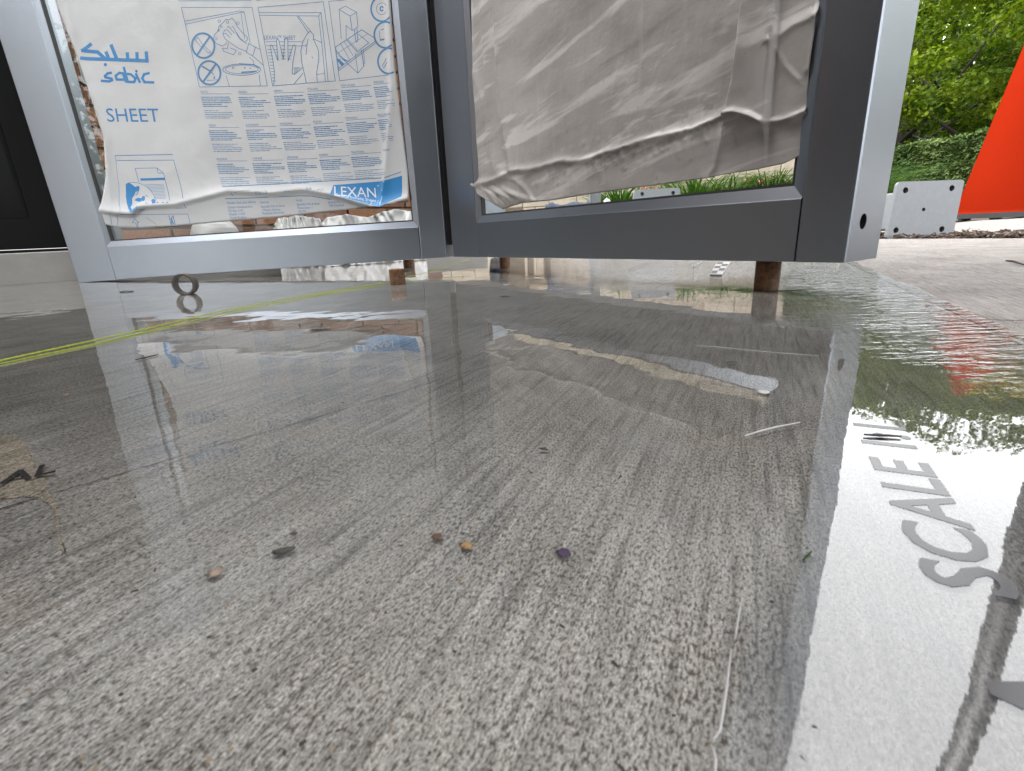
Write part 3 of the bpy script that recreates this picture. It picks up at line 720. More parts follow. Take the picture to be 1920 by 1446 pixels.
# ------------------------------------------------------------------ blue print on the left film
EX = .0007
class Print:
    def __init__(s): s.mb = MB()
    def line(s, pts, wd, closed=False):
        pts = [tuple(p) for p in pts]
        if closed: pts = pts + [pts[0]]
        for (x0, y0), (x1, y1) in zip(pts[:-1], pts[1:]):
            L = math.hypot(x1 - x0, y1 - y0)
            if L < 1e-6: continue
            ux, uy = (x1 - x0) / L, (y1 - y0) / L; e = wd * .3
            n = max(1, int(L / 9)); v = []
            for k in range(n + 1):
                q = -e + (L + 2 * e) * k / n
                for sg in (-1, 1): v.append(FL.px(x0 + ux * q - uy * sg * wd / 2, y0 + uy * q + ux * sg * wd / 2, EX))
            s.mb.add(v, [(2 * k, 2 * k + 1, 2 * k + 3, 2 * k + 2) for k in range(n)])
    def fill(s, poly, mat=0, extra=0.0, step=10):
        from mathutils.geometry import tessellate_polygon
        tris = tessellate_polygon([[Vector((x, y, 0)) for x, y in poly]])
        def sub(a, b, c, dep):
            m = max(math.hypot(a[0] - b[0], a[1] - b[1]), math.hypot(c[0] - b[0], c[1] - b[1]), math.hypot(a[0] - c[0], a[1] - c[1]))
            if m > step and dep < 6:
                ab, bc, ca = [((p[0] + q[0]) / 2, (p[1] + q[1]) / 2) for p, q in ((a, b), (b, c), (c, a))]
                for t3 in ((a, ab, ca), (ab, b, bc), (ca, bc, c), (ab, bc, ca)): sub(*t3, dep + 1)
            else: s.mb.add([FL.px(*p, EX + extra) for p in (a, b, c)], [(0, 1, 2)])
        for t in tris: sub(*[poly[i] for i in t], 0)
    def ell(s, cx, cy, rx, ry, wd, a0=0, a1=360, n=40, tilt=0, clip=None):
        pts = []
        for k in range(n + 1):
            q = math.radians(a0 + (a1 - a0) * k / n); x, y = rx * math.cos(q), ry * math.sin(q); c, si = math.cos(tilt), math.sin(tilt)
            p = (cx + x * c - y * si, cy + x * si + y * c)
            if clip and p[0] > clip(p[1]):
                if len(pts) > 1: s.line(pts, wd)
                pts = []
            else: pts.append(p)
        if len(pts) > 1: s.line(pts, wd)
    def text(s, txt, p0, p1, up, extra=0.0):
        v, f = glyphs(txt); w_ = max(q[0] for q in v); 
        s.mb.add([FL.px(p0[0] + (p1[0] - p0[0]) * x / w_ + up[0] * y, p0[1] + (p1[1] - p0[1]) * x / w_ + up[1] * y, EX + extra) for x, y in v], f)
    def build(s, name, mat=None):
        if s.mb.v: return obj(name, s.mb, mat or M['ink'], filmL)
_gc = {}
def glyphs(txt, bold=0.0):
    if (txt, bold) in _gc: return _gc[(txt, bold)]
    cu = bpy.data.curves.new('t', 'FONT'); cu.body = txt; cu.resolution_u = 3; cu.offset = bold; o = bpy.data.objects.new('t', cu); COL.objects.link(o)
    dg = bpy.context.evaluated_depsgraph_get(); me = bpy.data.meshes.new_from_object(o.evaluated_get(dg))
    v = np.array([q.co[:2] for q in me.vertices]); f = [tuple(p.vertices) for p in me.polygons]
    bpy.data.objects.remove(o); bpy.data.curves.remove(cu)
    if len(v) == 0: return [(0, 0)], []
    v[:, 0] -= v[:, 0].min(); v[:, 1] /= .70     # cap height -> 1
    _gc[(txt, bold)] = (v.tolist(), f); return _gc[(txt, bold)]
def C(o, s): return lambda *pts: [(o[0] + x / s, o[1] + y / s) for x, y in pts]
c1 = C((0, 0), 4.0); c2 = C((330, 0), 4.085); c3 = C((370, 150), 4.683); c4 = C((180, 260), 6.4)
# wordmarks
p = Print()
p.line(c1((620, 440), (1110, 458)), 6.5); p.line(c1((1105, 458), (1100, 395)), 6); p.line(c1((1032, 452), (1030, 400)), 6); p.line(c1((962, 448), (958, 402)), 6)
p.line(c1((880, 446), (838, 342)), 6.5); p.line(c1((820, 445), (800, 395)), 6.5); p.line(c1((790, 440), (735, 392), (625, 382), (685, 334)), 6.5)
p.ell(795 / 4, 487 / 4, 1.4, 1.4, 3.2)
p.build('arabic_wordmark')
p = Print()
p.line(c1((765, 608), (822, 612), (845, 604), (840, 592), (795, 582), (790, 572), (812, 552), (838, 548)), 4.6)
p.line(c1((938, 600), (880, 598), (872, 570), (900, 548), (925, 552), (950, 615)), 4.6)
p.line(c1((932, 508), (962, 616), (1010, 618), (1020, 590), (985, 560), (960, 556)), 4.6)
p.line(c1((1022, 556), (1052, 618)), 4.6); p.ell(1026 / 4, 536 / 4, 1.0, 1.0, 2.4)
p.line(c1((1155, 620), (1088, 618), (1070, 590), (1085, 558), (1120, 550)), 4.6)
p.build('latin_wordmark')
p = Print(); p.text('SHEET', (203, 228.5), (301, 229), (-4.5, -25.5))
p.build('sheet_lettering')
# pictogram 1: no scraper, no blade; wash with a sponge
p = Print(); W1 = 1.0
p.line(c2((45, 60), (585, 60), (703, 660), (183, 668)), W1, True)
p.line(c2((70, 165), (490, 86), (525, 94), (570, 330)), W1); p.line(c2((78, 187), (500, 98), (525, 94)), W1); p.line(c2((500, 98), (528, 300)), W1 * .8)
p.ell(330 + 212 / 4.085, 352 / 4.085, 21, 23.2, 3.6, tilt=-.3); p.line(c2((262, 284), (168, 418)), 3.8)
p.line(c2((146, 305), (172, 290), (212, 352), (196, 362)), 1, True); p.line(c2((205, 358), (252, 410), (270, 402), (215, 350)), 1)
p.ell(330 + 258 / 4.085, 560 / 4.085, 20.6, 22.2, 3.6, tilt=-.3); p.line(c2((304, 498), (212, 625)), 3.8)
p.line(c2((203, 510), (262, 545)), 3); p.line(c2((262, 545), (290, 572)), 1.4); p.fill(c2((295, 580), (303, 600), (295, 607), (287, 600))); p.line(c2((240, 618), (322, 612)), 1)
p.line(c2((355, 355), (310, 335), (290, 300), (300, 268), (330, 236), (332, 205), (360, 180), (385, 150), (412, 155), (430, 140), (455, 165), (468, 200), (500, 240), (548, 288), (552, 305), (530, 328), (490, 290), (465, 250)), 1.1)
p.line(c2((395, 320), (380, 345), (355, 355)), W1); p.line(c2((375, 235), (362, 262), (380, 300), (440, 345), (480, 372), (545, 396)), 1.1)
p.line(c2((375, 235), (395, 230), (432, 272)), 1.1); p.line(c2((395, 212), (408, 206), (450, 258)), 1.1); p.line(c2((430, 210), (442, 208), (468, 262), (490, 300), (545, 338)), 1.1); p.line(c2((368, 262), (384, 258), (420, 292)), 1.1)
p.line(c2((560, 335), (540, 402), (590, 432), (612, 365)), 1.2, True); p.line(c2((612, 365), (650, 382)), 1.1); p.line(c2((592, 432), (672, 502)), 1.1)
p.line(c2((405, 330), (398, 378), (360, 372), (368, 395), (445, 422), (465, 388), (420, 370)), 1.1)
p.ell(330 + 506 / 4.085, 535 / 4.085, 35.5, 10.6, 1.2); p.ell(330 + 506 / 4.085, 533 / 4.085, 31, 8, .9)
p.line(c2((385, 580), (412, 665)), 1); p.line(c2((640, 572), (650, 660)), 1); p.line(c2((490, 491), (598, 498), (642, 520)), 2.2); p.line(c2((505, 556), (618, 549)), 2.2)
for x, y, r in ((335, 165, 2.4), (397, 172, 2.4), (477, 180, 2.4), (492, 413, 2.4), (312, 300, 2.2), (350, 207, 1.8), (330, 235, 1.6), (440, 522, 1.2), (530, 522, 1.2), (570, 525, 1)): p.ell(330 + x / 4.085, y / 4.085, r, r, .8, n=14)
p.line(c2((25, 9), (578, 7)), 1.1); p.line(c2((575, 7), (572, -20)), 1); p.line(c2((565, 440), (595, 470), (600, 500)), .9)
p.build('washing_pictogram', M['ink_light'])
# pictogram 2: peeling the film
p = Print()
p.line(c2((632, 60), (1130, 16), (1222, 622), (743, 660)), W1, True)
p.line(c2((637, 99), (1113, 99), (1168, 626)), W1); p.line(c2((645, 120), (1095, 125), (1148, 628)), W1); p.line(c2((1113, 99), (1095, 125)), W1)
p.line(c2((930, 126), (975, 190), (1015, 252)), 1.2); p.line(c2((942, 126), (1035, 244)), 1.0)
p.text('LEXAN™ SHEET', c2((680, 305))[0], c2((920, 306))[0], (-.8, -7.6))
p.line(c2((690, 322), (770, 321)), .9); p.line(c2((800, 321), (835, 321)), .9); p.line(c2((860, 321), (965, 322)), .9); p.line(c2((697, 352), (780, 352)), .9); p.line(c2((812, 352), (838, 352)), .9); p.line(c2((865, 352), (962, 354)), .9)
for k, y in enumerate(range(382, 640, 24)):
    p.line(c2((703 + k * 4, y), (738 + k * 2.5, y)), .9)
    if k < 4:
        p.line(c2((752 + k * 6, y), (775, y)), .9); p.line(c2((808, y), (842, y)), .9); p.line(c2((868, y), (892 - k * 3, y)), .9)
for k in range(6): p.line(c2((905, 520 + k * 9), (955 - k * 8, 520 + k * 9)), .8)
p.line(c2((752, 652), (758, 560), (745, 470), (724, 352), (738, 347), (784, 468), (772, 312), (780, 300), (792, 312), (824, 458), (836, 302), (848, 296), (860, 306), (860, 468), (896, 358), (908, 346), (920, 356), (896, 480), (892, 565), (908, 572), (975, 518)), 1.15)
p.line(c2((905, 646), (975, 562)), 1.1)
p.line(c2((1000, 636), (985, 565), (965, 480), (958, 392), (972, 322), (1005, 262), (1030, 240), (1055, 270), (1052, 300), (1090, 380), (1096, 450), (1080, 560), (1085, 630)), 1.15)
p.line(c2((1012, 300), (1002, 360), (998, 420)), 1); p.line(c2((1055, 300), (1112, 325)), 1); p.line(c2((1040, 430), (1052, 450)), .8); p.line(c2((968, 350), (992, 355), (1000, 340)), 1)
p.line(c2((1085, 572), (1138, 566)), .9); p.line(c2((620, 6), (790, -8)), 1)
p.build('peeling_pictogram', M['ink_light'])
# pictogram 3: jigsaw on a board, prohibition rings at the edge
p = Print()
p.line(c2((1290, 2), (1172, 13), (1255, 620), (1630, 576)), W1)
p.line(c2((1250, 75), (1300, 50), (1385, 96), (1396, 208), (1352, 236), (1336, 126), (1250, 75)), 1.1); p.line(c2((1336, 126), (1385, 96)), 1)
p.line(c2((1252, 80), (1268, 300)), 1); p.line(c2((1280, 450), (1318, 492), (1395, 562), (1442, 505), (1422, 385)), 1.1); p.line(c2((1395, 562), (1375, 410)), 1)
p.line(c2((1306, 300), (1305, 198), (1352, 236)), 1); p.line(c2((1368, 226), (1380, 318), (1388, 326), (1394, 308), (1388, 222)), 1.3)
p.line(c2((1225, 362), (1425, 231), (1532, 300)), 1.4); p.line(c2((1225, 362), (1250, 542), (1532, 330)), 1.1); p.line(c2((1250, 524), (1530, 316)), 1.2)
p.line(c2((1310, 310), (1390, 400), (1478, 330), (1400, 265)), 1.2); p.line(c2((1320, 306), (1392, 388)), .9); p.line(c2((1265, 340), (1332, 460)), .9); p.line(c2((1290, 320), (1360, 430)), .9); p.line(c2((1240, 410), (1470, 262)), .8)
for k in range(4): p.line(c2((1228 + 10 * k, 385 + 22 * k), (1292 + 12 * k, 470 + 0 * k)), 1.0)
p.fill(c2((1235, 462), (1248, 450), (1290, 490), (1272, 510)))
p.line(c2((1422, 390), (1438, 505)), .9); p.line(c2((1436, 380), (1448, 490)), .9)
clip = lambda y: interp(rightL, y) - 3
for (x, y, rx, ry) in ((1580, 70, 20.5, 23.5), (1605, 270, 20.5, 24), (1632, 470, 20.5, 23.5)):
    p.ell(330 + x / 4.085, y / 4.085, rx, ry, 3.2, 30, 330, 60, clip=clip)
p.ell(330 + 1578 / 4.085, 70 / 4.085, 10, 11, 1.0, 30, 330, clip=clip); p.ell(330 + 1578 / 4.085, 70 / 4.085, 3, 4, 2.2, 30, 330, clip=clip)
p.line(c2((1558, 240), (1565, 300), (1590, 312)), 1); p.line(c2((1572, 232), (1595, 225)), 1.5); p.line(c2((1566, 310), (1596, 302)), 2.4)
p.line(c2((1580, 510), (1612, 450)), 1.2); p.line(c2((1590, 525), (1618, 480)), 1.2)
p.build('sawing_pictogram', M['ink_light'])
# document and globe
p = Print()
p.line(c4((235, 205), (925, 192)), 1.1); p.line(c4((255, 264), (938, 259), (1062, 722)), .9); p.line(c4((1040, 738), (1085, 832), (540, 858)), .9); p.line(c4((240, 205), (258, 400), (280, 560), (290, 760), (330, 880)), .6)
p.line(c4((520, 520), (475, 358), (735, 353), (815, 415), (902, 745)), .9); p.line(c4((735, 353), (752, 416), (815, 415)), .9)
p.fill(c4((536, 478), (830, 470), (838, 498), (545, 506)))
for k in range(11):
    y = 553 + 17 * k; p.line(c4((595 + 14 * k if k < 6 else 690 + 4 * k, y), (820 + 3.2 * k, y - 4)), .55)
p.ell(180 + 445 / 6.4, 260 + 815 / 6.4, 46, 45, .8, -100, -8, 24)
p.fill(c4((362, 545), (400, 528), (432, 548), (478, 582), (515, 565), (531, 592), (520, 632), (484, 625), (472, 668), (442, 720), (452, 778), (440, 828), (468, 852), (528, 808), (540, 830), (500, 870), (452, 885), (415, 840), (385, 780), (368, 700), (364, 620)))
p.fill(c4((470, 740), (515, 710), (560, 718), (575, 690), (602, 692), (606, 742), (560, 766), (508, 752)))
p.fill(c4((680, 740), (700, 724), (728, 736), (732, 776), (704, 782)))
p.line(c4((605, 675), (640, 700)), 1); p.line(c4((620, 770), (650, 788)), 1); p.line(c4((480, 640), (515, 625), (508, 662), (485, 680)), 1.2)
for x in (760, 825, 875): p.line(c4((x - 8, 770), (x + 10, 768)), 1.6)
p.line(c4((65, 890), (185, 905), (190, 1030)), .8); p.line(c4((265, 1040), (270, 916), (1105, 905), (1133, 1012)), .9)
p.line(c4((462, 1010), (440, 1010), (475, 966), (520, 1010), (498, 1010), (512, 1072)), .9); p.line(c4((478, 1010), (505, 1074)), .9); p.line(c4((600, 940), (735, 1036)), .6)
p.line(c4((880, 925), (908, 1036), (920, 930)), 1.2); p.line(c4((930, 925), (955, 1030)), 1.2); p.line(c4((905, 960), (935, 1025)), 2.0)
p.build('document_pictogram', M['ink'])
# columns of small print
heads = [['DUTCH', 'FRENCH', 'GERMAN', 'ITALIAN', 'PORTUGUESE', 'SPANISH'], ['CZECH', 'SLOVENIAN', 'HUNGARIAN', 'POLISH', 'ROMANIAN', 'BULGARIAN'], ['RUSSIAN', 'CHINESE', 'JAPANESE', 'KOREAN', 'MALAYSIAN', 'TURKISH']]
pos = [[(35, 115), (365, 118), (675, 108), (972, 92), (1262, 60), (1550, 32)], [(105, 410), (430, 405), (730, 395), (1022, 378), (1308, 347), (1588, 318)], [(175, 704), (488, 700), (790, 690), (1075, 670), (1352, 645), (1632, 630)]]
SL = [-.005, -.02, -.03, -.05, -.07, -.085]
for r in range(3):
    for k in range(6):
        x, y = pos[r][k]; sl_ = SL[k]; p = Print()
        if r == 2 and k == 5: wmax = 60
        elif k == 5: wmax = 150 - 30 * r
        else: wmax = 270
        p.text(heads[r][k], c3((x, y))[0], c3((x + min(12.5 * len(heads[r][k]), wmax), y + sl_ * 90))[0], (-.6, -3.9))
        if wmax > 100: p.line(c3((x + 4, y + 9), (x + wmax - 5, y + 9 + sl_ * wmax)), .7)
        rr = random.Random(r * 7 + k)
        for blk, (dy0, nl) in enumerate(((38, 6), (38 + 6 * 16 + 22, 5))):
            if wmax < 100: continue
            for q in range(nl):
                yy = y + dy0 + q * 16.2; xx = x + (dy0 + q * 16.2) * .235 - 8; lim = wmax * (rr.uniform(.45, 1.0) if q not in (2, 3) else rr.uniform(.85, 1.02)); cur = 0
                while cur < lim - 8:
                    wl_ = min(rr.uniform(14, 48), lim - cur)
                    X0, X1 = xx + cur, xx + cur + wl_
                    if r < 3 and k == 5 and 370 + X1 / 4.683 > interp(rightL, 150 + yy / 4.683) - 6: break
                    p.line(c3((X0, yy + sl_ * cur), (X1, yy + sl_ * (cur + wl_))), (1.45 if blk == 0 else 1.0) * rr.uniform(.8, 1.1)); cur += wl_ + rr.uniform(5, 8)
        p.build('small_print', M['ink_light'])
# footer
p = Print()
p.line(c3((230, 940), (940, 900), (1650, 860), (1788, 808)), 1.5); p.line(c3((250, 1044), (560, 1034), (900, 1018), (1010, 1020), (1180, 1052)), 1.5)
p.text('PC', c3((310, 1018))[0], c3((362, 1016))[0], (-1, -6.6)); p.text('PE-LD', c3((522, 1010))[0], c3((632, 1003))[0], (-1, -6.6)); p.text('PP', c3((775, 1006))[0], c3((820, 1002))[0], (-1, -6.6)); p.text('PA', c3((968, 972))[0], c3((1020, 966))[0], (-1, -5)); p.text('PVC', c3((1070, 978))[0], c3((1126, 970))[0], (-1, -3.5))
p.build('recycling_lettering', M['ink_light'])
p = Print()
addr = [((265, 1092), ['Middle East and Africa', 'Global Headquarters', 'PO Box 5101', 'Riyadh 11422', 'Saudi Arabia'], 250), ((555, 1085), ['Americas', 'Specialty Film & Sheet', '1 Plastics Avenue', 'Pittsfield, MA 01201', 'USA'], 210), ((870, 1066), ['Europe', 'Specialty Film & Sheet', 'Plasticslaan 1', '4612 PX', 'Bergen op Zoom'], 200), ((1145, 1046), ['Asia Pacific', 'Specialty Film & Sheet', '2550 Xiupu Road', 'Pudong', '201319 Shanghai'], 190)]
for (x, y), lines, wd in addr:
    p = Print()
    for q, tx in enumerate(lines):
        yy = y + q * 30 + (8 if q else 0); xx = x + q * 7.5; fw = wd * len(tx) / 22.0
        if yy / 4.683 + 150 > interp(botL, 370 + xx / 4.683) - 4: continue
        p.text(tx, c3((xx, yy))[0], c3((xx + fw, yy - .045 * fw))[0], (-.7, -4.3))
    p.build('address_lettering', M['ink'])
p = Print(); p.fill(c3((1200, 925), (1620, 890), (1642, 886), (1800, 840), (1804, 990), (1800, 1025), (1700, 1072), (1620, 1118), (1180, 1006)), step=6)
blue = p.build('blue_panel', M['ink'])
p = Print(); p.text('LEXAN', c3((1222, 1020))[0], c3((1580, 1034))[0], (-3.0, -18.5), .0004); p.text('Polycarbonate Sheet', c3((1236, 1022))[0], c3((1582, 1074))[0], (-1, -5.2), .0004)
p.text('™', c3((1582, 948))[0], c3((1602, 948))[0], (-.5, -5), .0004)
p.build('white_lettering', M['white_ink'])

# ------------------------------------------------------------------ steel pins under the frames
def pin(px0, px1, ybase, label, top=None, ztop=None, wpx=None):
    b = gnd((px0 + px1) / 2, ybase); depth = (b - CAM) @ _F
    r = (px1 - px0) / 2 * depth / FPX; c = b + np.array([0, r, 0])
    zt = ztop
    mb = MB(); n = 24; prof = [(r * .97, 0), (r, .004), (r, zt - .0015), (r * .93, zt)]
    mb.lathe(prof, c, n)
    return obj('steel_pin', mb, M['rust'], smooth=False, base=c, label=label, category='steel pin', group='rusty steel pins in the slab')
b = gnd(743, 535); zt = b[2] + (535 - 506) * ((b - CAM) @ _F) / FPX
pin(729, 758, 535, 'short rusty steel pin standing free in front of the left panel', ztop=zt)
pin(755, 776, 503, 'rusty steel pin under the printed panel beside the corner', ztop=.0285)
pin(937, 957, 504, 'thin rusty steel pin under the blank panel beside the corner', ztop=.031)
pin(1425, 1469, 546, 'thick rusty steel pin under the right end of the blank panel', ztop=.0365)

# ------------------------------------------------------------------ cut ring of pipe standing on edge
b = gnd(352, 553); dep = (b - CAM) @ _F; R_ = 19.5 * dep / FPX; w_ = .017
c = b + Z * R_; ax = np.array([-.10, .99, .0]); ax /= np.linalg.norm(ax); a_ = np.cross(ax, Z)
mb = MB(); n = 48; ring = []
for l, rr in ((-w_ / 2, R_), (w_ / 2, R_), (w_ / 2, R_ * .83), (-w_ / 2, R_ * .83)):
    ring.append([c + ax * l + rr * (math.cos(2 * math.pi * k / n) * a_ + math.sin(2 * math.pi * k / n) * Z) for k in range(n)])
v = [p for r in ring for p in r]
mb.add(v, [(i * n + k, i * n + (k + 1) % n, ((i + 1) % 4) * n + (k + 1) % n, ((i + 1) % 4) * n + k) for i in range(4) for k in range(n)])
obj('pipe_ring', mb, plain('dull_brown_pipe', (.10, .085, .075), .4, .4), label='short brown cut ring of pipe standing on edge in the water', category='pipe ring')

# ------------------------------------------------------------------ mason's string
def twine(px, z, r, label, ph=0):
    pts = []
    for (x0, y0, z0), (x1, y1, z1) in zip(px[:-1], px[1:]):
        A, B = gnd(x0, y0, z0), gnd(x1, y1, z1); n = max(6, int(np.linalg.norm(B - A) / .004))
        pts += [A + (B - A) * k / n for k in range(n)]
    pts.append(B); mb = MB(); L = 0
    for s in (0, math.pi):
        q = []; L = 0
        for i, p in enumerate(pts):
            if i: L += np.linalg.norm(p - pts[i - 1])
            an = L / .012 * 2 * math.pi + s + ph; q.append(p + np.array([math.cos(an) * r * .7, 0, math.sin(an) * r * .7]))
        mb.tube(q, r * .75, 5)
    return obj('string_line', mb, M['string'], label=label, category='string', group="strands of yellow string")
twine([(-60, 690, .0035), (0, 676, .0035), (250, 622, .0035), (420, 582, .003), (560, 556, .003), (728, 529, .003), (830, 503, .012), (880, 486, .022)], 0, .00065, 'thicker upper strand of yellow green twisted string across the wet slab')
twine([(-60, 696, .0025), (0, 682, .0025), (180, 644, .0025), (420, 588, .0025), (600, 552, .0025), (720, 534, .002)], 0, .00045, 'thinner lower strand of yellow green string lying beside the thick one', 1)

# ------------------------------------------------------------------ base plates
def base_plate(quad, depth, t, holes, label, post=True):
    """quad px: bl, br, tr, tl"""
    P0 = at(*quad[0], depth); P1 = at(*quad[1], depth + .03); n = np.cross(P1 - P0, Z); n /= np.linalg.norm(n); n[2] = .10; n /= np.linalg.norm(n)
    if n @ (CAM - P0) < 0: n = -n
    Q = [onplane(*q, P0, n) for q in quad]; ctr = sum(Q) / 4
    th = thing('base_plate', label, 'base plate', (ctr[0], ctr[1], Q[0][2]), 'galvanised base plates on lying posts')
    A, B = [q for q in Q], [q - n * t for q in Q]
    r = .012; mb = MB(); ringv = []
    for q in (A, B):
        for i in range(4):
            p_, u_, v_ = q[i], q[i - 1] - q[i], q[(i + 1) % 4] - q[i]; u_ = u_ / np.linalg.norm(u_); v_ = v_ / np.linalg.norm(v_)
            for k in range(5):
                an = k / 4 * math.pi / 2; ringv.append(p_ + r * (u_ * (1 - math.sin(an)) + v_ * (1 - math.cos(an))))
    m = 20
    mb.add(ringv, [tuple(range(m)), tuple(range(m, 2 * m))[::-1]] + [(i, m + i, m + (i + 1) % m, (i + 1) % m) for i in range(m)])
    o = obj('plate', mb, M['galv'], th)
    for hx, hy, hr in holes:
        hc_ = onplane(hx, hy, P0, n); rr = hr * ((hc_ - CAM) @ _F) / FPX
        boolean(o, disc_cyl(hc_, n, rr, -.05, .03, 18))
        bk = disc_cyl(hc_, n, rr * 1.3, -t - .012, -t - .002, 18); obj('nut', bk, M['dark_hole'], th)
    up = Q[3] - Q[0]; up /= np.linalg.norm(up); sd_ = Q[1] - Q[0]; sd_ /= np.linalg.norm(sd_)
    if post:
        hw = np.linalg.norm(Q[1] - Q[0]) * .25; c0 = ctr - n * (t + .001); A_ = [c0 + sd_ * a1 * hw + up * b1 * hw for a1, b1 in ((-1, -1), (1, -1), (1, 1), (-1, 1))]
        dr_ = np.array([-n[0], -n[1], -.02]); obj('post_tube', MB().rprism(A_, [p_ + dr_ * .9 for p_ in A_], .006), M['galv'], th)
    return th
base_plate([(1661, 448), (1786, 446), (1809, 337), (1684, 341)], 1.80, .012, [(1698, 357, 5.5), (1785, 353, 5.5), (1680, 432, 5.5), (1766, 430, 5.5), (1732, 393, 3.5)], 'galvanised steel base plate with five holes standing beside the right post')
base_plate([(1176, 458), (1268, 455), (1276, 352), (1190, 356)], 2.05, .010, [(1204, 364, 3.6), (1262, 362, 3.6), (1190, 442, 3.6), (1254, 440, 3.6)], 'galvanised steel base plate with holes seen through the clear pane', True)

# ------------------------------------------------------------------ traffic cones
CP = at(1867, 412, 3.1); zc = CP[2]
def cone_at(loc, label):
    th = thing('traffic_cone', label, 'traffic cone', loc, 'orange traffic cones')
    s = 3.1 / FPX; r0 = 62 * s; H = 318 * s; r1 = 11 * s; z0 = 12 * s
    mb = MB(); b_ = np.array(loc)
    mb.lathe([(r0 * 1.03, z0), (r0, z0 + .006), (r0 * .985, z0 + .02), (r1, H - .01), (r1 * .8, H), (r1 * .55, H), (r1 * .5, H - .03)], b_, 48)
    obj('body', mb, M['orange'], th, smooth=True)
    w_ = r0 * 1.12; mb = MB()
    mb.rprism([b_ + np.array([x * w_, y * w_, .014]) for x, y in ((-1, -1), (1, -1), (1, 1), (-1, 1))], [b_ + np.array([x * w_, y * w_, z0 + .003]) for x, y in ((-1, -1), (1, -1), (1, 1), (-1, 1))], .03, 4)
    base = obj('base', mb, M['rubber'], th)
    for x, y in ((-.82, -.82), (0, -.9), (.82, -.82), (-.9, 0), (.9, 0), (-.82, .82), (0, .9), (.82, .82)):
        mb = MB(); mb.lathe([(.022, 0), (.024, .015)], b_ + np.array([x * w_, y * w_, 0]), 12); obj('foot', mb, M['rubber'], base)
    return th
C1 = np.array([CP[0], CP[1], zc])
cone_at(C1, 'orange traffic cone on a black base beside the mulch bed')
C2 = C1 + np.array([1.75, -.55, .0])
copy_thing(bpy.data.objects['traffic_cone'], C2, 'second orange traffic cone further right along the walk', 'orange traffic cones')
mb = MB(); H = 318 * 3.1 / FPX; pts = []
for k in range(31):
    u = k / 30; p_ = C1 + (C2 - C1) * u + Z * (H - .05 - .10 * math.sin(u * math.pi)); pts.append([p_ + Z * .03, p_ - Z * .03])
mb.grid(pts); o = obj('caution_tape', mb, M['yellow'], label='yellow tape strung between the tops of two traffic cones', category='tape'); o.modifiers.new('t', 'SOLIDIFY').thickness = .0006

# ------------------------------------------------------------------ things lying behind the panels
def crumple(c, size, seed, nx=40, ny=30, amp=.35, freq=3.0, floor=None):
    P = []; c = np.asarray(c, float)
    for i in range(nx):
        row = []
        for j in range(ny + 1):
            th_ = 2 * math.pi * j / ny; ph = math.pi * (i + .02) / (nx - .96)
            d_ = np.array([math.sin(ph) * math.cos(th_), math.sin(ph) * math.sin(th_), math.cos(ph)])
            q = d_ * freq; k = mnoise.noise((q[0] + seed, q[1], q[2])) + .5 * abs(mnoise.noise((q[0] * 2.3 + seed, q[1] * 2.3, q[2] * 2.3))) * -1.5 + .3
            k = 1 + amp * k; p_ = c + d_ * np.array(size) * k
            if floor is not None and p_[2] < floor: p_[2] = floor + .0005
            row.append(p_)
        P.append(row)
    return MB().grid(P)
p_ = at(402, 440, 1.95); p_[2] = STEPH
obj('plastic_bag', crumple(p_ + Z * .045, (.087, .06, .058), 3.1, amp=.10, freq=2.0, floor=STEPH + .001), M['plastic'], smooth=True, label='rounded white plastic bag on the step by the brick wall', category='plastic bag')
# folded plastic sheeting: a pleated drape running over the step edge
def drape(x0, x1, prof, depth0, depth1, seed, label):
    P = []
    for i in range(90):
        u = i / 89; x = x0 + (x1 - x0) * u; yt = interp(prof, x); dep = depth0 + (depth1 - depth0) * u
        top = at(x, yt, dep); row = []
        for j in range(26):
            v = j / 25; q = top.copy(); q[2] = top[2] * (1 - v) + .003 * v
            fold = .035 * mnoise.noise((u * 9 + v * 2.2, v * 1.5, seed)) + .02 * abs(mnoise.noise((u * 17 - v * 3, v * 2, seed + 5)))
            d_ = ray(x, yt); d_ = np.array([d_[0], d_[1], 0]); d_ /= np.linalg.norm(d_)
            q = q - d_ * (.20 * v ** 1.5 + fold); q[2] = max(q[2] + .012 * mnoise.noise((u * 12, v * 4, seed + 9)) * (1 if v > .02 else .3), .002); row.append(q)
        for j in range(6):
            q = top + np.array([0, 0, 0]); d_ = ray(x, yt); d_ = np.array([d_[0], d_[1], 0]); d_ /= np.linalg.norm(d_); q = q + d_ * .02 * (j + 1); q[2] = top[2] - .004 * (j + 1) ** 1.3; row.insert(0, q)
        P.append(row)
    o = obj('plastic_sheeting', MB().grid(P), M['plastic'], smooth=True, label=label, category='plastic sheeting'); o.modifiers.new('t', 'SOLIDIFY').thickness = .0008
    return o
drape(512, 606, [(512, 424), (520, 410), (560, 404), (600, 410), (606, 424)], 1.78, 1.84, 2, 'low fold of white plastic sheeting left of the larger heap')
drape(596, 792, [(596, 424), (612, 408), (650, 402), (690, 408), (715, 398), (745, 392), (770, 396), (792, 400)], 1.72, 1.86, 7, 'large pleated heap of white plastic sheeting against the step near the corner')
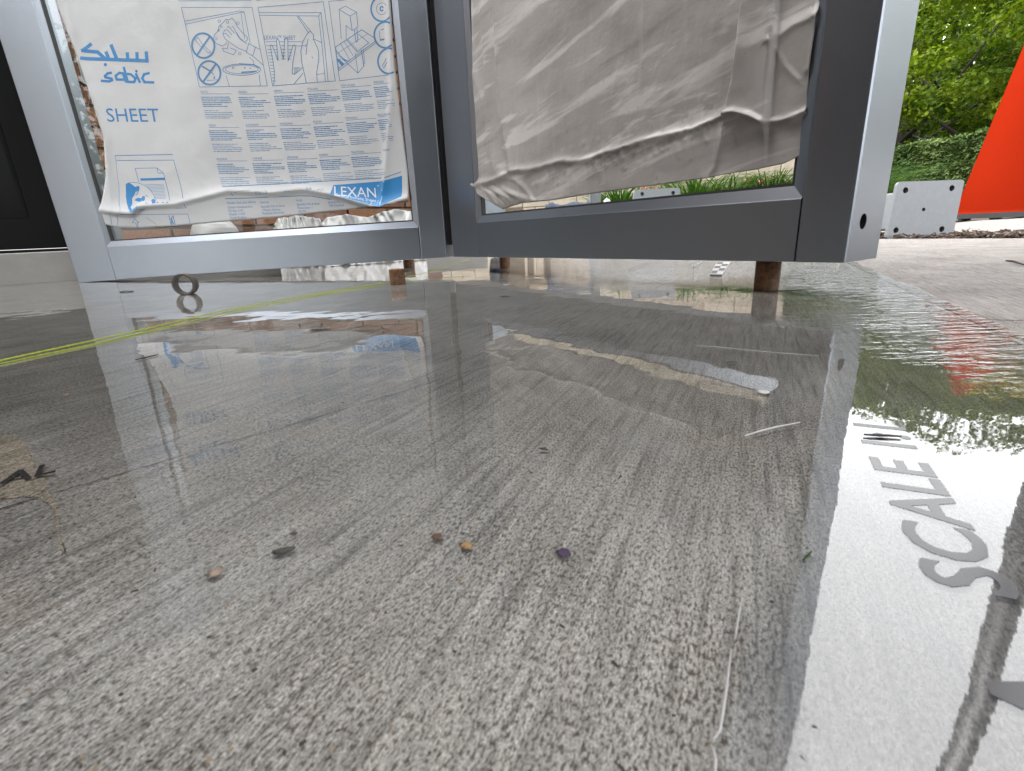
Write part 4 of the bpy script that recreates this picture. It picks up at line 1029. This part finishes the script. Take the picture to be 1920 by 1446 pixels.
# behind the blank panel
def onground(x, depth): q = at(x, 430, depth); q[2] = 0; return q
q = onground(934, 1.95); obj('navy_cloth', crumple(q + Z * .09, (.04, .06, .095), 5, amp=.2, floor=.001), M['navy'], smooth=True, label='small crumpled navy cloth at the corner post', category='cloth')
q = onground(965, 1.9)
wb = MB(); wb.box(q + Z * .085, ((.034, 0, 0), (0, .02, 0), (0, 0, .085))); o = obj('timber_block', wb, M['wood'], label='upright brown timber block with a round hole', category='timber block')
boolean(o, disc_cyl(q + Z * .142, (0, 1, 0), .013, -.06, .06, 20))
A, B = onground(982, 2.0) + Z * .135, onground(1034, 2.1) + Z * .135
obj('timber_pole', MB().tube([A + (B - A) * k / 8 for k in range(9)], .025, 16), M['wood'], label='tan timber pole lying beside the navy roll', category='timber pole')
for k in (0, 1):
    pp = A + (B - A) * (.2 + .6 * k); sp = MB(); sp.box(np.array([pp[0], pp[1], .053]), ((.012, 0, 0), (0, .03, 0), (0, 0, .053)))
    obj('timber_spacer', sp, M['wood'], label=['left', 'right'][k] + ' timber spacer under the tan timber pole', category='timber spacer')
q = onground(1066, 2.1)
mb = MB(); P = []
for i in range(40):
    u = i / 39; row = []
    for j in range(25):
        an = 2 * math.pi * j / 24; rr = (.070 if 0 < i < 39 else .01) * (1 + .14 * mnoise.noise((u * 6, math.cos(an) * 1.5, math.sin(an) * 1.5)) + .08 * mnoise.noise((u * 20, math.cos(an) * 3, math.sin(an) * 3)))
        row.append(q + np.array([(u - .5) * .2, rr * math.cos(an), .11 + rr * 1.1 * math.sin(an)]))
    P.append(row)
mb.grid(P); obj('navy_roll', mb, M['navy'], smooth=True, label='rolled navy blue cloth bundle behind the clear pane', category='cloth roll')
q = onground(1115, 2.15); mb = MB(); mb.rprism([q + np.array([x * .022, y * .022, 0]) for x, y in ((-1, -1), (1, -1), (1, 1), (-1, 1))], [q + np.array([x * .022, y * .022, .24]) for x, y in ((-1, -1), (1, -1), (1, 1), (-1, 1))], .004)
obj('steel_stub', mb, M['galv'], label='upright square steel stub between navy roll and white rope', category='steel stub')
q = onground(1138, 2.3); obj('white_rope_bundle', crumple(q + Z * .10, (.035, .04, .105), 9, amp=.15, floor=.001), M['plastic'], smooth=True, label='white rope bundle right of the steel stub', category='rope')
kb = MB(); a0, b0 = onground(1120, 2.75), onground(1420, 2.55); d_ = (b0 - a0) / np.linalg.norm(b0 - a0); n_ = np.array([-d_[1], d_[0], 0])
kb.rprism([a0 - n_ * .05, a0 + n_ * .05, a0 + n_ * .05 + Z * .15, a0 - n_ * .05 + Z * .15], [b0 - n_ * .05, b0 + n_ * .05, b0 + n_ * .05 + Z * .13, b0 - n_ * .05 + Z * .13], .008)
obj('garden_kerb', kb, M['stone'], base=(0, 0, 0), kind='structure')
# checkered survey target lying on the far wet slab
def target(x0, x1, y0, y1, z, label, nx=2, ny=5):
    A, B, C_, D_ = gnd(x0, y1, z), gnd(x1 - 14, y1, z), gnd(x1, y0, z), gnd(x0 + 12, y0, z)
    th = thing('survey_target', label, 'survey target', (A + B + C_ + D_) / 4, 'checkered survey targets')
    def bil(u, v): return (A * (1 - u) + B * u) * (1 - v) + (D_ * (1 - u) + C_ * u) * v
    mb = MB(); Q = [bil(u, v) for u, v in ((-.05, -.05), (1.05, -.05), (1.05, 1.05), (-.05, 1.05))]
    mb.add(Q + [q - Z * .0025 for q in Q], [(0, 1, 2, 3), (7, 6, 5, 4), (0, 4, 5, 1), (1, 5, 6, 2), (2, 6, 7, 3), (3, 7, 4, 0)]); obj('card', mb, M['plastic'], th)
    mb = MB()
    for i in range(nx):
        for j in range(ny):
            if (i + j) % 2 == 0: mb.add([bil(u, v) + Z * .0006 for u, v in ((i / nx, j / ny), ((i + 1) / nx, j / ny), ((i + 1) / nx, (j + 1) / ny), (i / nx, (j + 1) / ny))], [(0, 1, 2, 3)])
    obj('checker_print', mb, M['letter'], th)
target(1333, 1368, 492, 513, .004, 'black and white checkered target card lying under the blank panel')
target(1300, 1316, 491, 499, .004, 'small faint checkered target card left of the large one')

# ------------------------------------------------------------------ letters set in the slab
def letters(txt, P0, P1, capv, name, label, z=.00150):
    v, f = glyphs(txt, .018); w_ = max(q[0] for q in v); mb = MB()
    mb.add([P0 + (P1 - P0) * (x / w_) + capv * y + Z * z for x, y in v], f)
    o = obj(name, mb, M['floor_letter'], label=label, category='floor lettering')
    return o
S0, S1_ = gnd(1915, 1138), gnd(1690, 808)
letters('SCALE 1:1', S0, S1_, -DN * .0170, 'floor_lettering', 'dark letters SCALE 1:1 running away across the wet slab')
q0 = gnd(1848, 1300) + DN * .022; letters('A', q0 - DB * .011, q0 + DB * .011, -DN * .022, 'floor_lettering', 'single dark letter at the lower right edge of the slab')
a0, a1 = gnd(-6, 917), gnd(106, 891); perp = np.array([-(a1 - a0)[1], (a1 - a0)[0], 0]); perp /= np.linalg.norm(perp)
letters('AL', a0 + (a0 - a1) * .0, a1, perp * .013, 'floor_lettering', 'dark letters AL over the beige smear at the left edge')

# ------------------------------------------------------------------ small litter on the slab
def patch(px, z, name, mat, label, cat, thick=.0008):
    mb = MB(); n = len(px); G = [gnd(*q) for q in px]
    mb.add([(*g[:2], z + thick) for g in G] + [(*g[:2], z) for g in G], [tuple(range(n))] + [(i, n + i, n + (i + 1) % n, (i + 1) % n) for i in range(n)])
    return obj(name, mb, mat, label=label, category=cat)
def smoothpoly(px, jit=2, n=4, seed=1):
    rr = random.Random(seed); out = []
    for (x0, y0), (x1, y1) in zip(px, px[1:] + px[:1]):
        for k in range(n): t = k / n; out.append((x0 + (x1 - x0) * t + rr.uniform(-jit, jit), y0 + (y1 - y0) * t + rr.uniform(-jit, jit) * .6))
    return out
patch(smoothpoly([(-40, 815), (20, 818), (50, 832), (58, 858), (72, 876), (92, 884), (86, 898), (84, 918), (104, 938), (112, 965), (114, 1000), (126, 1036), (119, 1040), (106, 1006), (103, 965), (92, 946), (72, 934), (40, 932), (-40, 944)], 3.2, 7), .0001, 'ochre_patch', M['ochre'], 'flat beige grout smear with a thin curved tail at left edge', 'grout smear', .0003)  # thin tan sheet on the slab, shaped with a tail
def blob(x, y, wpx, hpx, name, mat, label, cat, ang=0, seed=0, z=.0014, flat=.16):
    c = gnd(x, y); dep = (c - CAM) @ _F; s = dep / FPX; c[2] = z
    mb = crumple((0, 0, 0), (wpx / 2 * s, wpx / 2 * s * hpx / wpx * 1.6, wpx / 2 * s * flat), seed, 14, 18, .55, 2.9)
    v = np.array(mb.v); ca, sa = math.cos(ang), math.sin(ang); v = np.c_[v[:, 0] * ca - v[:, 1] * sa, v[:, 0] * sa + v[:, 1] * ca, v[:, 2]]; v[:, 2] = np.maximum(v[:, 2], 0)
    mb.v = [tuple(q + c) for q in v]
    return obj(name, mb, mat, smooth=True, label=label, category=cat)
mk = lambda n_, c, r=.7: plain(n_, c, r, 0, .25, 300)
blob(534, 1040, 36, 11, 'bark_chip', mk('dark_bark_chip', (.03, .026, .022)), 'dark flat bark chip on the open concrete', 'bark chip', .25, 2)
blob(551, 1008, 12, 6, 'twig_crumb', mk('dark_crumb', (.03, .022, .018)), 'tiny dark crumb just behind the bark chip', 'crumb', .2, 4)
blob(820, 1013, 16, 11, 'dead_bud', mk('brown_bud', (.07, .03, .015)), 'small reddish brown bud left of the yellow flake', 'plant bud', .4, 5)
blob(874, 1031, 17, 15, 'yellow_flake', mk('yellow_flake', (.20, .12, .045)), 'small yellow wood flake near the middle of the slab', 'wood flake', .7, 6, flat=.3)
blob(1056, 1044, 24, 14, 'purple_petal', mk('purple_petal', (.022, .008, .035)), 'small dark purple petal on the concrete', 'petal', .6, 8)
blob(404, 1083, 26, 14, 'tan_pebble', mk('tan_pebble', (.17, .13, .10)), 'small tan pebble at the end of the post reflection', 'pebble', .1, 9, flat=.35)
blob(1019, 848, 16, 5, 'dark_splinter', mk('splinter', (.02, .018, .016)), 'thin dark splinter in the middle of the slab', 'splinter', -.5, 10)
blob(1372, 684, 20, 5, 'dark_splinter', M['letter'], 'dark flat splinter left of the right post reflection', 'splinter', -.1, 11)
blob(238, 549, 24, 7, 'mud_crumb', M['letter'], 'dark mud crumb in the water below the left rail', 'mud crumb', 0, 12, flat=.2)
blob(600, 621, 34, 6, 'mud_crumb', M['letter'], 'dark flat mud flake in the reflection of the printed sheet', 'mud crumb', 0, 13)
blob(947, 558, 16, 4, 'mud_crumb', M['letter'], 'small dark mud flake in front of the corner', 'mud crumb', 0, 14)
blob(1478, 547, 74, 3, 'dark_strip', mk('dark_strip', (.035, .03, .02)), 'flat dark bark strip at the foot of the thick pin', 'bark strip', .02, 15, flat=.025)
blob(63, 546 + 20, 5, 3, 'pebble', mk('pale_pebble', (.2, .19, .18)), 'pale pebble on dark wet slab near step', 'pebble', 0, 16)
blob(125, 744, 9, 5, 'pebble', mk('amber_pebble', (.2, .1, .03)), 'small amber pebble on the dark wet slab', 'pebble', 0, 17)
blob(1430, 740, 20, 14, 'foam_fleck', M['plastic'], 'white foam fleck on the ruffled water', 'foam fleck', .4, 18)
blob(1740, 575, 6, 4, 'grit_crumb', M['letter'], 'dark grit crumb on the dry pavement', 'grit', .4, 21)
gm = MB()
for i in range(170):
    x_, y_ = rng.uniform(-60, 1560), 1446 - 880 * rng.uniform(0, 1) ** 1.3; c = gnd(x_, y_, .0013); r_ = rng.uniform(.00015, .00045); a_ = rng.uniform(0, 6.28)
    ax = np.array([math.cos(a_), math.sin(a_), .2]); ay = np.array([-math.sin(a_), math.cos(a_), 0]); gm.box(c, (ax * r_ * rng.uniform(.7, 2.0), ay * r_ * .6, Z * r_ * .4), int(rng.integers(0, 3)))
obj('grit', gm, [M['soil'], M['wood'], M['stone']], base=(0, 0, 0), kind='stuff')
def strand(px, r, mat, name, label, cat, z=.0016):
    pts = []
    for a_, b_ in zip(px[:-1], px[1:]):
        A, B = gnd(*a_, z + r), gnd(*b_, z + r); pts += [A + (B - A) * k / 6 for k in range(6)]
    pts.append(gnd(*px[-1], z + r)); rs = [r * (.5 + .5 * math.sin(math.pi * min(1, max(0, (i + .6) / len(pts))))) for i in range(len(pts))]
    return obj(name, MB().tube(pts, rs, 6), mat, smooth=True, label=label, category=cat)
strand([(1395, 818), (1420, 810), (1455, 801), (1500, 792)], .00045, M['plastic'], 'plastic_sliver', 'white plastic sliver lying across the broom marks', 'plastic sliver')
strand([(1305, 648), (1340, 650), (1440, 660), (1535, 667)], .0003, M['plastic'], 'plastic_thread', 'thin white thread floating below the blank panel', 'thread')
strand([(1391, 1122), (1384, 1160), (1378, 1200)], .0002, M['plastic'], 'plastic_thread', 'short white thread above the long strip at lower right', 'thread')
strand([(1371, 1218), (1362, 1290), (1350, 1370), (1336, 1388)], .00028, M['plastic'], 'plastic_strip', 'upper white plastic strip at the lower right of the slab', 'plastic strip')
strand([(1334, 1398), (1342, 1425), (1340, 1460)], .0003, M['plastic'], 'plastic_strip', 'lower white plastic strip at the bottom edge', 'plastic strip')
strand([(1505, 1050), (1522, 1034)], .0003, M['grass'], 'grass_clipping', 'green grass clipping beside the white sky reflection', 'grass clipping')
strand([(253, 675), (275, 670), (296, 665)], .0006, M['bark'], 'twig', 'thin dark twig in the left post reflection', 'twig')
strand([(1886, 489), (1900, 490), (1922, 497)], .0018, M['bark'], 'twig', 'curved brown twig on the dry pavement', 'twig')
strand([(1620, 815), (1650, 816), (1690, 818)], .0006, M['letter'], 'twig', 'dark twig above the floor lettering', 'twig')

# ------------------------------------------------------------------ plants
def leaf_cloud(centres, n_per, spread, size, up=.3, long=1.0, seed=0):
    r = np.random.default_rng(seed); N = n_per * len(centres)
    c = np.repeat(np.asarray(centres, float), n_per, 0); sp = np.asarray(spread)
    d = r.normal(size=(N, 3)); d /= np.linalg.norm(d, axis=1)[:, None]; c = c + d * sp * (r.uniform(.3, 1, (N, 1)) ** .6)
    nrm = r.normal(size=(N, 3)) + np.array([0, 0, up * 3]) + d * .8; nrm /= np.linalg.norm(nrm, axis=1)[:, None]
    a_ = np.cross(nrm, r.normal(size=(N, 3))); a_ /= np.linalg.norm(a_, axis=1)[:, None]; b_ = np.cross(nrm, a_)
    s = size * r.uniform(.6, 1.3, (N, 1)) / 2
    v = np.stack([c - a_ * s * long, c - b_ * s * .62 + nrm * s * .2, c + a_ * s * long, c + b_ * s * .62 + nrm * s * .2], 1).reshape(-1, 3)
    mb = MB(); mb.v = v.tolist(); mb.f = [(4 * i, 4 * i + 1, 4 * i + 2, 4 * i + 3) for i in range(N)]; mb.mi = [0] * N
    return mb
def tree(base, h, rad, label, seed, nclump=120, n_per=70, leaf=.085):
    r = np.random.default_rng(seed); base = np.asarray(base, float)
    th = thing('maple_tree', label, 'tree', base, 'maple trees behind the hedge')
    mb = MB(); fork = h * .18
    lean = r.uniform(-.2, .2, 2)
    mb.tube([base + np.array([0, 0, -.1]), base + np.array([lean[0] * .3, lean[1] * .3, fork]), base + np.array([lean[0], lean[1], h * .75])], [h * .030, h * .022, h * .008], 10)
    limbs = []
    for k in range(11):
        a_ = r.uniform(0, 6.28); z0 = fork + r.uniform(-.05, .35) * h * .6; L = rad * r.uniform(.6, 1.0)
        p0 = base + np.array([lean[0] * .5, lean[1] * .5, z0]); p2 = p0 + np.array([math.cos(a_) * L, math.sin(a_) * L, L * r.uniform(.25, .9)]); p1 = (p0 + p2) / 2 + np.array([0, 0, -L * .08]) + r.normal(size=3) * .1
        mb.tube([p0, p1, p2], [h * .013, h * .008, h * .003], 7); limbs.append((p0, p1, p2))
    obj('trunk', mb, M['bark'], th, smooth=True)
    cs = []
    while len(cs) < nclump:
        d = r.normal(size=3); d /= np.linalg.norm(d); q = r.uniform(.35, 1) ** .5
        p_ = base + np.array([d[0] * rad * q, d[1] * rad * q, h * .55 + d[2] * h * .46 * q])
        if p_[2] > base[2] + .25: cs.append(p_)
    mb = leaf_cloud(cs, n_per, (.42, .42, .17), leaf, .35, 1, seed)
    obj('crown', mb, M['maple'], th); return th
def azp(az, d, z=0): a_ = math.radians(az); return np.array([math.sin(a_) * d, math.cos(a_) * d, z])
tree(azp(36.5, 12.2), 3.9, 2.4, 'maple tree behind the hedge next to the right post', 3, 150, 120)
tree(azp(43.0, 11.6), 3.75, 2.5, 'bright green maple tree behind the traffic cone', 5, 150, 120)
tree(azp(49.5, 12.5), 3.9, 2.4, 'maple tree right of the traffic cone outside the view', 8, 110)
tree(azp(30.0, 14.0), 4.6, 2.3, 'maple tree behind the blank panel left of the others', 11, 110)
tree(azp(40.0, 15.5), 4.8, 2.9, 'taller maple tree standing behind the front pair', 14, 110, 60)
tree(azp(47.0, 16.5), 5.0, 2.9, 'tall maple tree deep behind the cone', 17, 100, 60)
tree(azp(35.0, 18.5), 5.6, 3.6, 'broad maple tree far behind next to the right post', 21, 150, 55, .13)
tree(azp(42.5, 19.5), 5.8, 3.6, 'broad maple tree farthest back between the cone and post', 24, 150, 55, .13)
tree(azp(50.5, 19.0), 5.6, 3.6, 'broad maple tree far back at the right edge', 27, 130, 55, .13)
for k_, (az_, ds_) in enumerate(((60, 12.0), (71, 11.5), (83, 11.0))):  # added unseen trees, darkening the end face of the right post
    tree(azp(az_, ds_), 4.6, 2.8, ['added unseen maple tree to the right of the lamp post', 'added unseen maple tree at the far right end of the walk', 'added unseen maple tree beside the right end of the canopy'][k_], 30 + k_, 110, 50, .13)
for k_, (az_, ds_) in enumerate(((-128, 9.0), (-142, 9.5), (-155, 10.0))):  # added unseen trees, cutting the light from the back left
    tree(azp(az_, ds_), 4.2, 2.6, ['added unseen maple tree behind the photographer on the left', 'added unseen middle maple tree behind the photographer', 'added unseen maple tree directly behind the photographer'][k_], 40 + k_, 100, 45, .14)
cs = []
for i in range(420):
    az_ = rng.uniform(22, 62); d_ = rng.uniform(22.5, 25.5); cs.append(azp(az_, d_, rng.uniform(.1, 6.3)))
obj('distant_woods', leaf_cloud(cs, 60, (1.0, 1.0, .6), .42, .2, 1, 77), M['maple'], base=azp(42, 24), kind='stuff')
for k_, (az_, ds_) in enumerate(((6, 13.5), (15, 13.0), (24, 13.5))):  # added trees, hiding bright sky above the wall in the reflection
    tree(azp(az_, ds_), 5.2, 2.9, ['added maple tree behind the left end of the stone wall', 'added maple tree behind the middle of the stone wall', 'added maple tree behind the right end of the stone wall'][k_], 60 + k_, 110, 60, .12)
# clipped hedge
def hedge(p0, p1, hgt, dep, label):
    th = thing('clipped_hedge', label, 'hedge', (p0 + p1) / 2)
    d = p1 - p0; L = np.linalg.norm(d); d = d / L; n = np.array([-d[1], d[0], 0]); r = np.random.default_rng(2)
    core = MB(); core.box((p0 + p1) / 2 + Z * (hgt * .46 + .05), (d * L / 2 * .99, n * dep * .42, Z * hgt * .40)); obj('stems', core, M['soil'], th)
    N = 60000; u = r.uniform(0, L, N); side = r.uniform(0, 1, N)
    o_ = r.uniform(-dep / 2, dep / 2, N); z_ = r.uniform(.12, hgt, N)
    top = side < .45; o_[~top] = np.sign(r.uniform(-1, 1, (~top).sum())) * dep / 2; z_[top] = hgt
    bump_ = np.array([.03 * mnoise.noise((a * 3, b * 3, c * 3)) for a, b, c in zip(u, o_, z_)])
    c = p0 + np.outer(u, d) + np.outer(o_ * (1 + bump_), n) + np.outer(z_ + bump_ + r.normal(0, .012, N), Z)
    mb = leaf_cloud(c, 1, (.02, .02, .02), .034, .5, 2.2, 4); obj('foliage', mb, M['hedge'], th)
h0 = azp(33.5, 7.4, .05); h1 = azp(50, 5.6, .05)
hedge(h0, h1, .62, .7, 'low clipped green hedge beyond the walk')
# ornamental grass, azaleas
def grass_clump(base, n, h, label, seed):
    r = np.random.default_rng(seed); mb = MB()
    for i in range(n):
        a_ = r.uniform(0, 6.28); L = h * r.uniform(.7, 1.2); out = L * r.uniform(.35, .8); wd = r.uniform(.003, .006); p0 = base + np.array([r.normal(0, .03), r.normal(0, .03), -.01]); d = np.array([math.cos(a_), math.sin(a_), 0]); sd_ = np.array([-d[1], d[0], 0])
        P = []
        for k in range(6):
            t = k / 5; c = p0 + d * out * t ** 1.6 + Z * L * (t - .45 * t ** 2.6); ww_ = wd * (1 - t ** 2) + .0004; P.append([c - sd_ * ww_, c + Z * .0005, c + sd_ * ww_])
        mb.grid(P)
    return obj('grass_clump', mb, M['grass'], base=base, label=label, category='grass', group='arching grass clumps in the bed')
gl = ['leftmost grass clump beyond the kerb behind the clear pane', 'grass clump just right of the galvanised plate behind the pane', 'grass clump in the middle of the row behind the pane', 'grass clump under the lower film corner behind the pane', 'grass clump nearest the right post behind the pane', 'grass clump hidden low at the right end of the bed']
for i, (x, dep) in enumerate(((1160, 3.2), (1300, 3.0), (1360, 3.1), (1440, 3.0), (1500, 2.9), (1600, 3.0))):
    q = at(x, 420, dep); q[2] = -.01; grass_clump(q, 420, .56, gl[i], 20 + i)
def shrub(base, r_, label, seed):
    th = thing('azalea_bush', label, 'azalea', base, 'pink azaleas in the bed'); r = np.random.default_rng(seed)
    cs = [base + Z * r_ * .7 + (lambda d: d / np.linalg.norm(d) * r_ * .75 * r.uniform(.5, 1))(r.normal(size=3)) * np.array([1, 1, .75]) for _ in range(40)]
    obj('leaves', leaf_cloud(cs, 60, (r_ * .3,) * 3, .035, .3, 1.2, seed), M['grass'], th)
    obj('flowers', leaf_cloud([c + (c - base - Z * r_ * .6) * .25 for c in cs[:22]], 26, (r_ * .2,) * 3, .04, .2, .9, seed + 1), M['azalea'], th, kind='stuff')
    mb = MB(); [mb.tube([base - Z * .02, base + Z * r_ * .4 + r.normal(size=3) * .05, base + Z * r_ * .9 + r.normal(size=3) * r_ * .3], [.01, .008, .003], 6) for _ in range(5)]; obj('stem', mb, M['bark'], th)
for i, (x, dep, r_) in enumerate(((1240, 3.6, .26), (1400, 3.5, .28), (1560, 3.3, .24))):
    q = at(x, 420, dep); q[2] = -.01; shrub(q, r_, ['left pink azalea bush in the bed behind the blank panel', 'middle pink azalea bush behind the blank panel', 'right pink azalea bush hidden behind the right post'][i], 40 + i)
for i, (x, y) in enumerate(((1802, 436), (1812, 432))):
    q = gnd(x, y); q[2] = -.01; grass_clump(q, 26, .05, ['small yellow green grass tuft in the mulch beside the base plate', 'small grass tuft in the mulch under the cone edge'][i], 60 + i)
